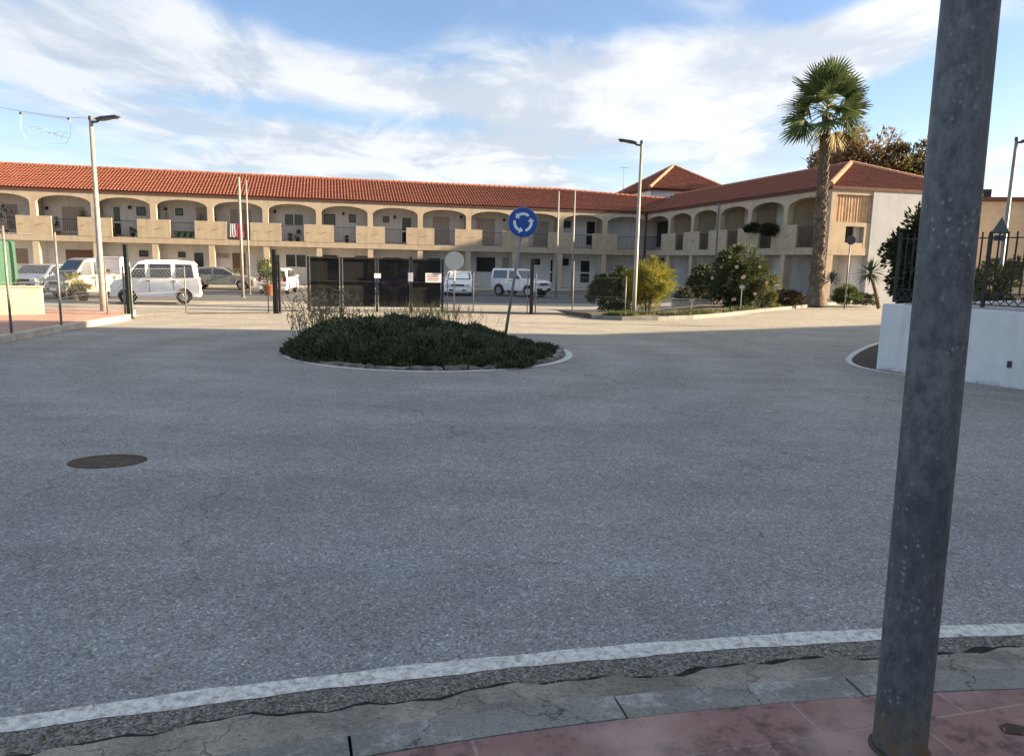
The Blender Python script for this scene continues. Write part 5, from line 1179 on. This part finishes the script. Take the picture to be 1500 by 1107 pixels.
p = gp(574, 45.5); vehicle('car', 'violet blue car showing dimly through the dark gate netting', 'car', p, (-.42, -.91), HATCH, purple_p, PARK)
p = gp(673, 46.3); vehicle('car', 'white car facing the road with a pale sunshade in its windscreen', 'car', p, (.02, -1), dict(HATCH, sunshade=True), white_p, PARK)
p = gp(762, 46.0); jp = vehicle('jeep', 'white boxy jeep with dark bumpers beyond the leaning blue sign', 'jeep', p, (.80, -.60), JEEP, white_p, PARK)
MB().lathe([(.20, 0), (.30, 0), (.32, -.04), (.32, -.16), (.28, -.19), (.05, -.19)], 18, (0, 0, 0), 'y').build('spare_wheel', rubber, jp); sp_ = bpy.data.objects[[c.name for c in jp.children if c.name.startswith('spare')][0]]; sp_.location = (-1.78, -.1, .92); sp_.rotation_euler = (0, 0, R(-90))

# ------------------------------------------------------------------ small things
cb_ = at(43, 450, 18.3)
o = thing('low_wall', 'short cream yellow block wall beside the left fence', 'wall', (cb_.x, 18.3, .13), R(28)); x0 = at(26, 450, 18.3).x-cb_.x; x1 = at(60, 450, 18.3).x-cb_.x
cy = M('cream_block', (.62, .56, .36), .9, .08, 3, .2, 30)
MB().box(-3.2, x1, 0, .28, -.12, .66).build('masonry', cy, o, bevel=.01); MB().box(-3.22, x1+.02, -.02, .30, .661, .70).build('coping', kerb_pale, o)
xg = at(26, 400, 19.95); o = thing('recycling_bin', 'big green recycling container at the far left behind the fence', 'container', (xg.x-1.0, 19.3, .13)); zt = at(12, 352, 19.0).z-.13
gm = M('bin_green', (.03, .105, .06), .5, .12, 3)
MB().prism([(-1.0, .25), (1.0, .25), (1.02, zt*.55), (1.0, zt*.97), (.95, zt), (-.95, zt), (-1.0, zt*.97), (-1.02, zt*.55)], lambda x, z, d: (x, d, z), -.55, .65).build('body', gm, o, bevel=.04)
MB().box(.62, .98, -.60, -.552, zt*.28, zt*.46).build('handle', M('dark_green', (.01, .05, .028), .5, .2, 5), o); MB().box(-.9, .9, -.45, .55, 0, .25).build('base', plastic, o); MB().box(-.5, .5, -.60, -.552, zt*.75, zt*.86).build('slot', plastic, o)

def pot(label, px, py, Y, r, hp, cols, nl, lw_, hl_, potm=terracotta, z=None, ll=.14):
    p = at(px, py, Y); zz_ = hgt(p.x, Y) if z is None else z; o = thing('potted_plant', label, 'potted plant', (p.x, Y, zz_), 0, 'potted plants')
    MB().lathe([(r*.62, 0), (r*.95, hp*.82), (r*1.05, hp*.82), (r*1.05, hp), (r*.92, hp), (r*.9, hp*.93)], 18).build('pot', potm, o, False)
    if nl:
        P, D = clumps(nl, (0, 0, hp+hl_*.45), (lw_/2, lw_/2, hl_*.55), 16, .3, .3); leaves('leaves', leafmat('pot_leaf', *cols, .3), o, P, D+np.array([0, 0, .6]), ll, ll*.25)
    return o
GRN = ((.03, .05, .018), (.13, .16, .05)); DK = ((.015, .022, .01), (.06, .07, .03)); YEL = ((.09, .10, .02), (.28, .26, .07))
pot('big terracotta pot with a green plant beside the pair of dark gate posts', 396, 432, 40.5, .42, .62, ((.05, .07, .02), (.20, .22, .09)), 1400, 1.25, 1.45, ll=.22)
pot('brown pot with a yellowish plant in front of the beige van', 109, 431, 33.4, .34, .5, YEL, 900, .9, .7, rubber)
pot('dark pot with a leafy plant in front of the beige van, nearest its front wheel', 122, 437, 32.8, .26, .35, YEL, 600, .8, .55, rubber)
pot('small pot with greenery beside the silver blue hatchback', 95, 424, 38.2, .25, .4, DK, 500, .7, .8)
def balc(label, px, py, hgt_, wid, cols=DK, nl=260, wing=lw, v=.75):
    q = local_hit(wing, px, py, 1, v); w = wing.matrix_basis @ Vector((q.x, v, zf+.004))
    o = thing('potted_plant', label, 'potted plant', w, 0, 'potted plants'); MB().lathe([(.10, 0), (.15, .24), (.165, .24), (.165, .28), (.14, .28)], 12).build('pot', rubber if nl < 230 else terracotta, o)
    P, D = clumps(nl, (0, 0, .28+hgt_*.5), (wid/2, wid/2, hgt_*.55), 10, .35, .3); leaves('leaves', leafmat('balcony_leaf', *cols, .3), o, P, D+np.array([0, 0, .5]), .13, .035)
for a in [('tall leafy plant on the first full balcony from the left, right of its shutter', 128, 335, 1.5, .9, GRN, 420), ('slim dark plant at the railing of the balcony behind the silver blue hatchback', 85, 338, 1.0, .35, DK, 240),
          ('big palm like plant on the balcony at the left edge of the picture', 8, 330, 1.7, 1.1, DK, 420), ('dark bushy plant in the balcony above the green post', 168, 342, .35, .5, DK, 200), ('dark plant on the balcony above the green post, right of its railing', 194, 340, .4, .5, DK, 220),
          ('trailing plant on the parapet corner above the white van roof', 245, 330, 1.35, .5, GRN, 240), ('round dark plant above the rear of the white van', 296, 330, 1.45, .55, DK, 240), ('pale green plant left of the red cloth', 312, 330, 1.6, .6, GRN, 260),
          ('dark small plant under the two pane balcony window, left one', 425, 345, .30, .35, DK, 180), ('larger dark plant under the two pane balcony window, right one', 436, 345, .5, .5, DK, 220), ('tiny dark plant on the balcony behind the left end of the dark gate', 508, 350, .25, .3, DK, 150)]:
    balc(*a)
def cloth(name, label, px0, px1, drop, m, wing=lw, top=None):
    a = local_hit(wing, px0, 330, 1, .0); b = local_hit(wing, px1, 330, 1, 0); w = wing.matrix_basis @ Vector((a.x, 0, top or zp-.13)); L_ = b.x-a.x; o = thing(name, label, 'laundry', w, AL); mb = MB(); nx, nz = 12, 8; vs = []
    for side in (0, 1):
        for j in range(nz+1):
            for i in range(nx+1): x = L_*i/nx; z = -drop*j/nz*(1+.04*math.sin(i)); y = -.005-.035*math.sin(i*1.7+j*.25)*(j/nz)-.02+side*.012; vs.append((x, y, z))
    w_ = nx+1; o2 = (nz+1)*w_
    for s in (0, 1):
        for j in range(nz):
            for i in range(nx): q = s*o2+j*w_+i; mb.f.append((q, q+1, q+1+w_, q+w_) if s else (q, q+w_, q+1+w_, q+1))
    mb.v = vs; mb.build('cloth', m, o); MB().bar((-.06, -.02, .01), (L_+.06, -.02, .01), .014).build('rail', galv, o); return o
cloth('hanging_cloth', 'bright red cloth hung over a balcony railing', 347, 357, .95, flat_red); cloth('hanging_cloth', 'grey cloth hung beside the red one on the same balcony', 337, 345.5, .9, flat_grey)
cloth('hanging_cloth', 'dark green screen cloth along the foot of a balcony railing above the white van', 254, 284, .42, M('green_cloth', (.010, .022, .016), .9, .2, 5), top=zf+.52)
# thin stakes in the verge
for lab, px, pyb, pyt, Y in [('thin pale stake with a tag standing in the flowering bush', 1084, 459, 418, 28.2), ('slim metal stake at the left end of the dark flowering bush', 1012, 462, 438, 25.8)]:
    p = at(px, pyb, Y); z0 = hgt(p.x, Y)+.08; z1 = at(px, pyt, Y).z-z0; o = thing('stake', lab, 'stake', (p.x, Y, z0)); MB().tube([(0, 0, -.1), (0, 0, z1)], .018, 8).build('shaft', galv_lt, o); MB().box(-.10, .10, -.03, -.018, z1-.12, z1).build('tag', kerb_pale, o)
# low stone bench wall beyond the verge
p = at(985, 448, 32); q = at(1046, 447, 31.5); o = thing('low_wall', 'long low grey kerb wall in the shade behind the verge plants', 'wall', (p.x, 32, hgt(p.x, 32)), -.05); MB().box(0, q.x-p.x, 0, .4, -.2, .42).build('masonry', kerb_pale, o, bevel=.02); MB().box(-.03, q.x-p.x+.03, -.03, .43, .421, .47).build('coping', kerb_m, o)

# ------------------------------------------------------------------ street decoration hung on a cable at the left lamp
Yd = 19.9; dp = lambda x, y: at(x, y, Yd)
a = dp(30, 164); lt = dp(127, 173); o = thing('street_decoration', 'faint festive wire decoration hung on a cable left of the pale lamp post', 'decoration', (a.x, Yd, a.z))
rel = lambda x, y: dp(x, y)-Vector((a.x, Yd, a.z))
dec = M('decoration_tube', (.62, .66, .66), .5, .1, 6); dec2 = M('decoration_gold', (.58, .54, .44), .5, .1, 6)
MB().tube([rel(-40, 150), rel(30, 163), rel(103, 173), rel(127, 172)], .005, 5).build('cable', galv, o)
MB().tube([rel(31, 165), rel(103, 175), rel(104, 196), rel(98, 210), rel(70, 210), rel(38, 203), rel(31, 190), rel(31, 165)], .006, 5).build('frame', dec, o)
mb = MB(); sp2 = [rel(38+60*t+4*math.cos(t*37+math.sin(t*8)), 190+9*t+(3+2*math.sin(t*9))*math.sin(t*37)) for t in np.linspace(0, 1, 90)]; mb.tube(sp2, .004, 4); mb.tube([rel(38, 184), rel(60, 186), rel(80, 196), rel(100, 203)], .005, 4); mb.build('scroll', dec2, o)
for x, y in ((31, 166), (101, 174)): q = rel(x, y); MB().box(q.x-.03, q.x+.03, -.03, .03, q.z-.03, q.z+.03).build('clamp', galv, o)

# fallen leaves and grit in the gutter and on the paving
n = 420; x = rng.uniform(-2.6, 3.4, n); gx2 = []
for q in x:
    d = rng.choice([rng.uniform(.0, .16), rng.uniform(-.9, -.05), rng.uniform(.15, .9)], p=[.6, .2, .2]); px_, py_ = off(ap, q, d); gx2.append((px_, py_, .014 if d > .03 else .108))
ll_ = leaves('leaf_litter', leafmat('dead_leaf', (.10, .065, .03), (.26, .20, .10), .1), None, gx2, np.stack([rng.normal(size=n), rng.normal(size=n), rng.normal(size=n)*.12], 1), .022, .010, (0, 0, 1)); ll_['kind'] = 'stuff'
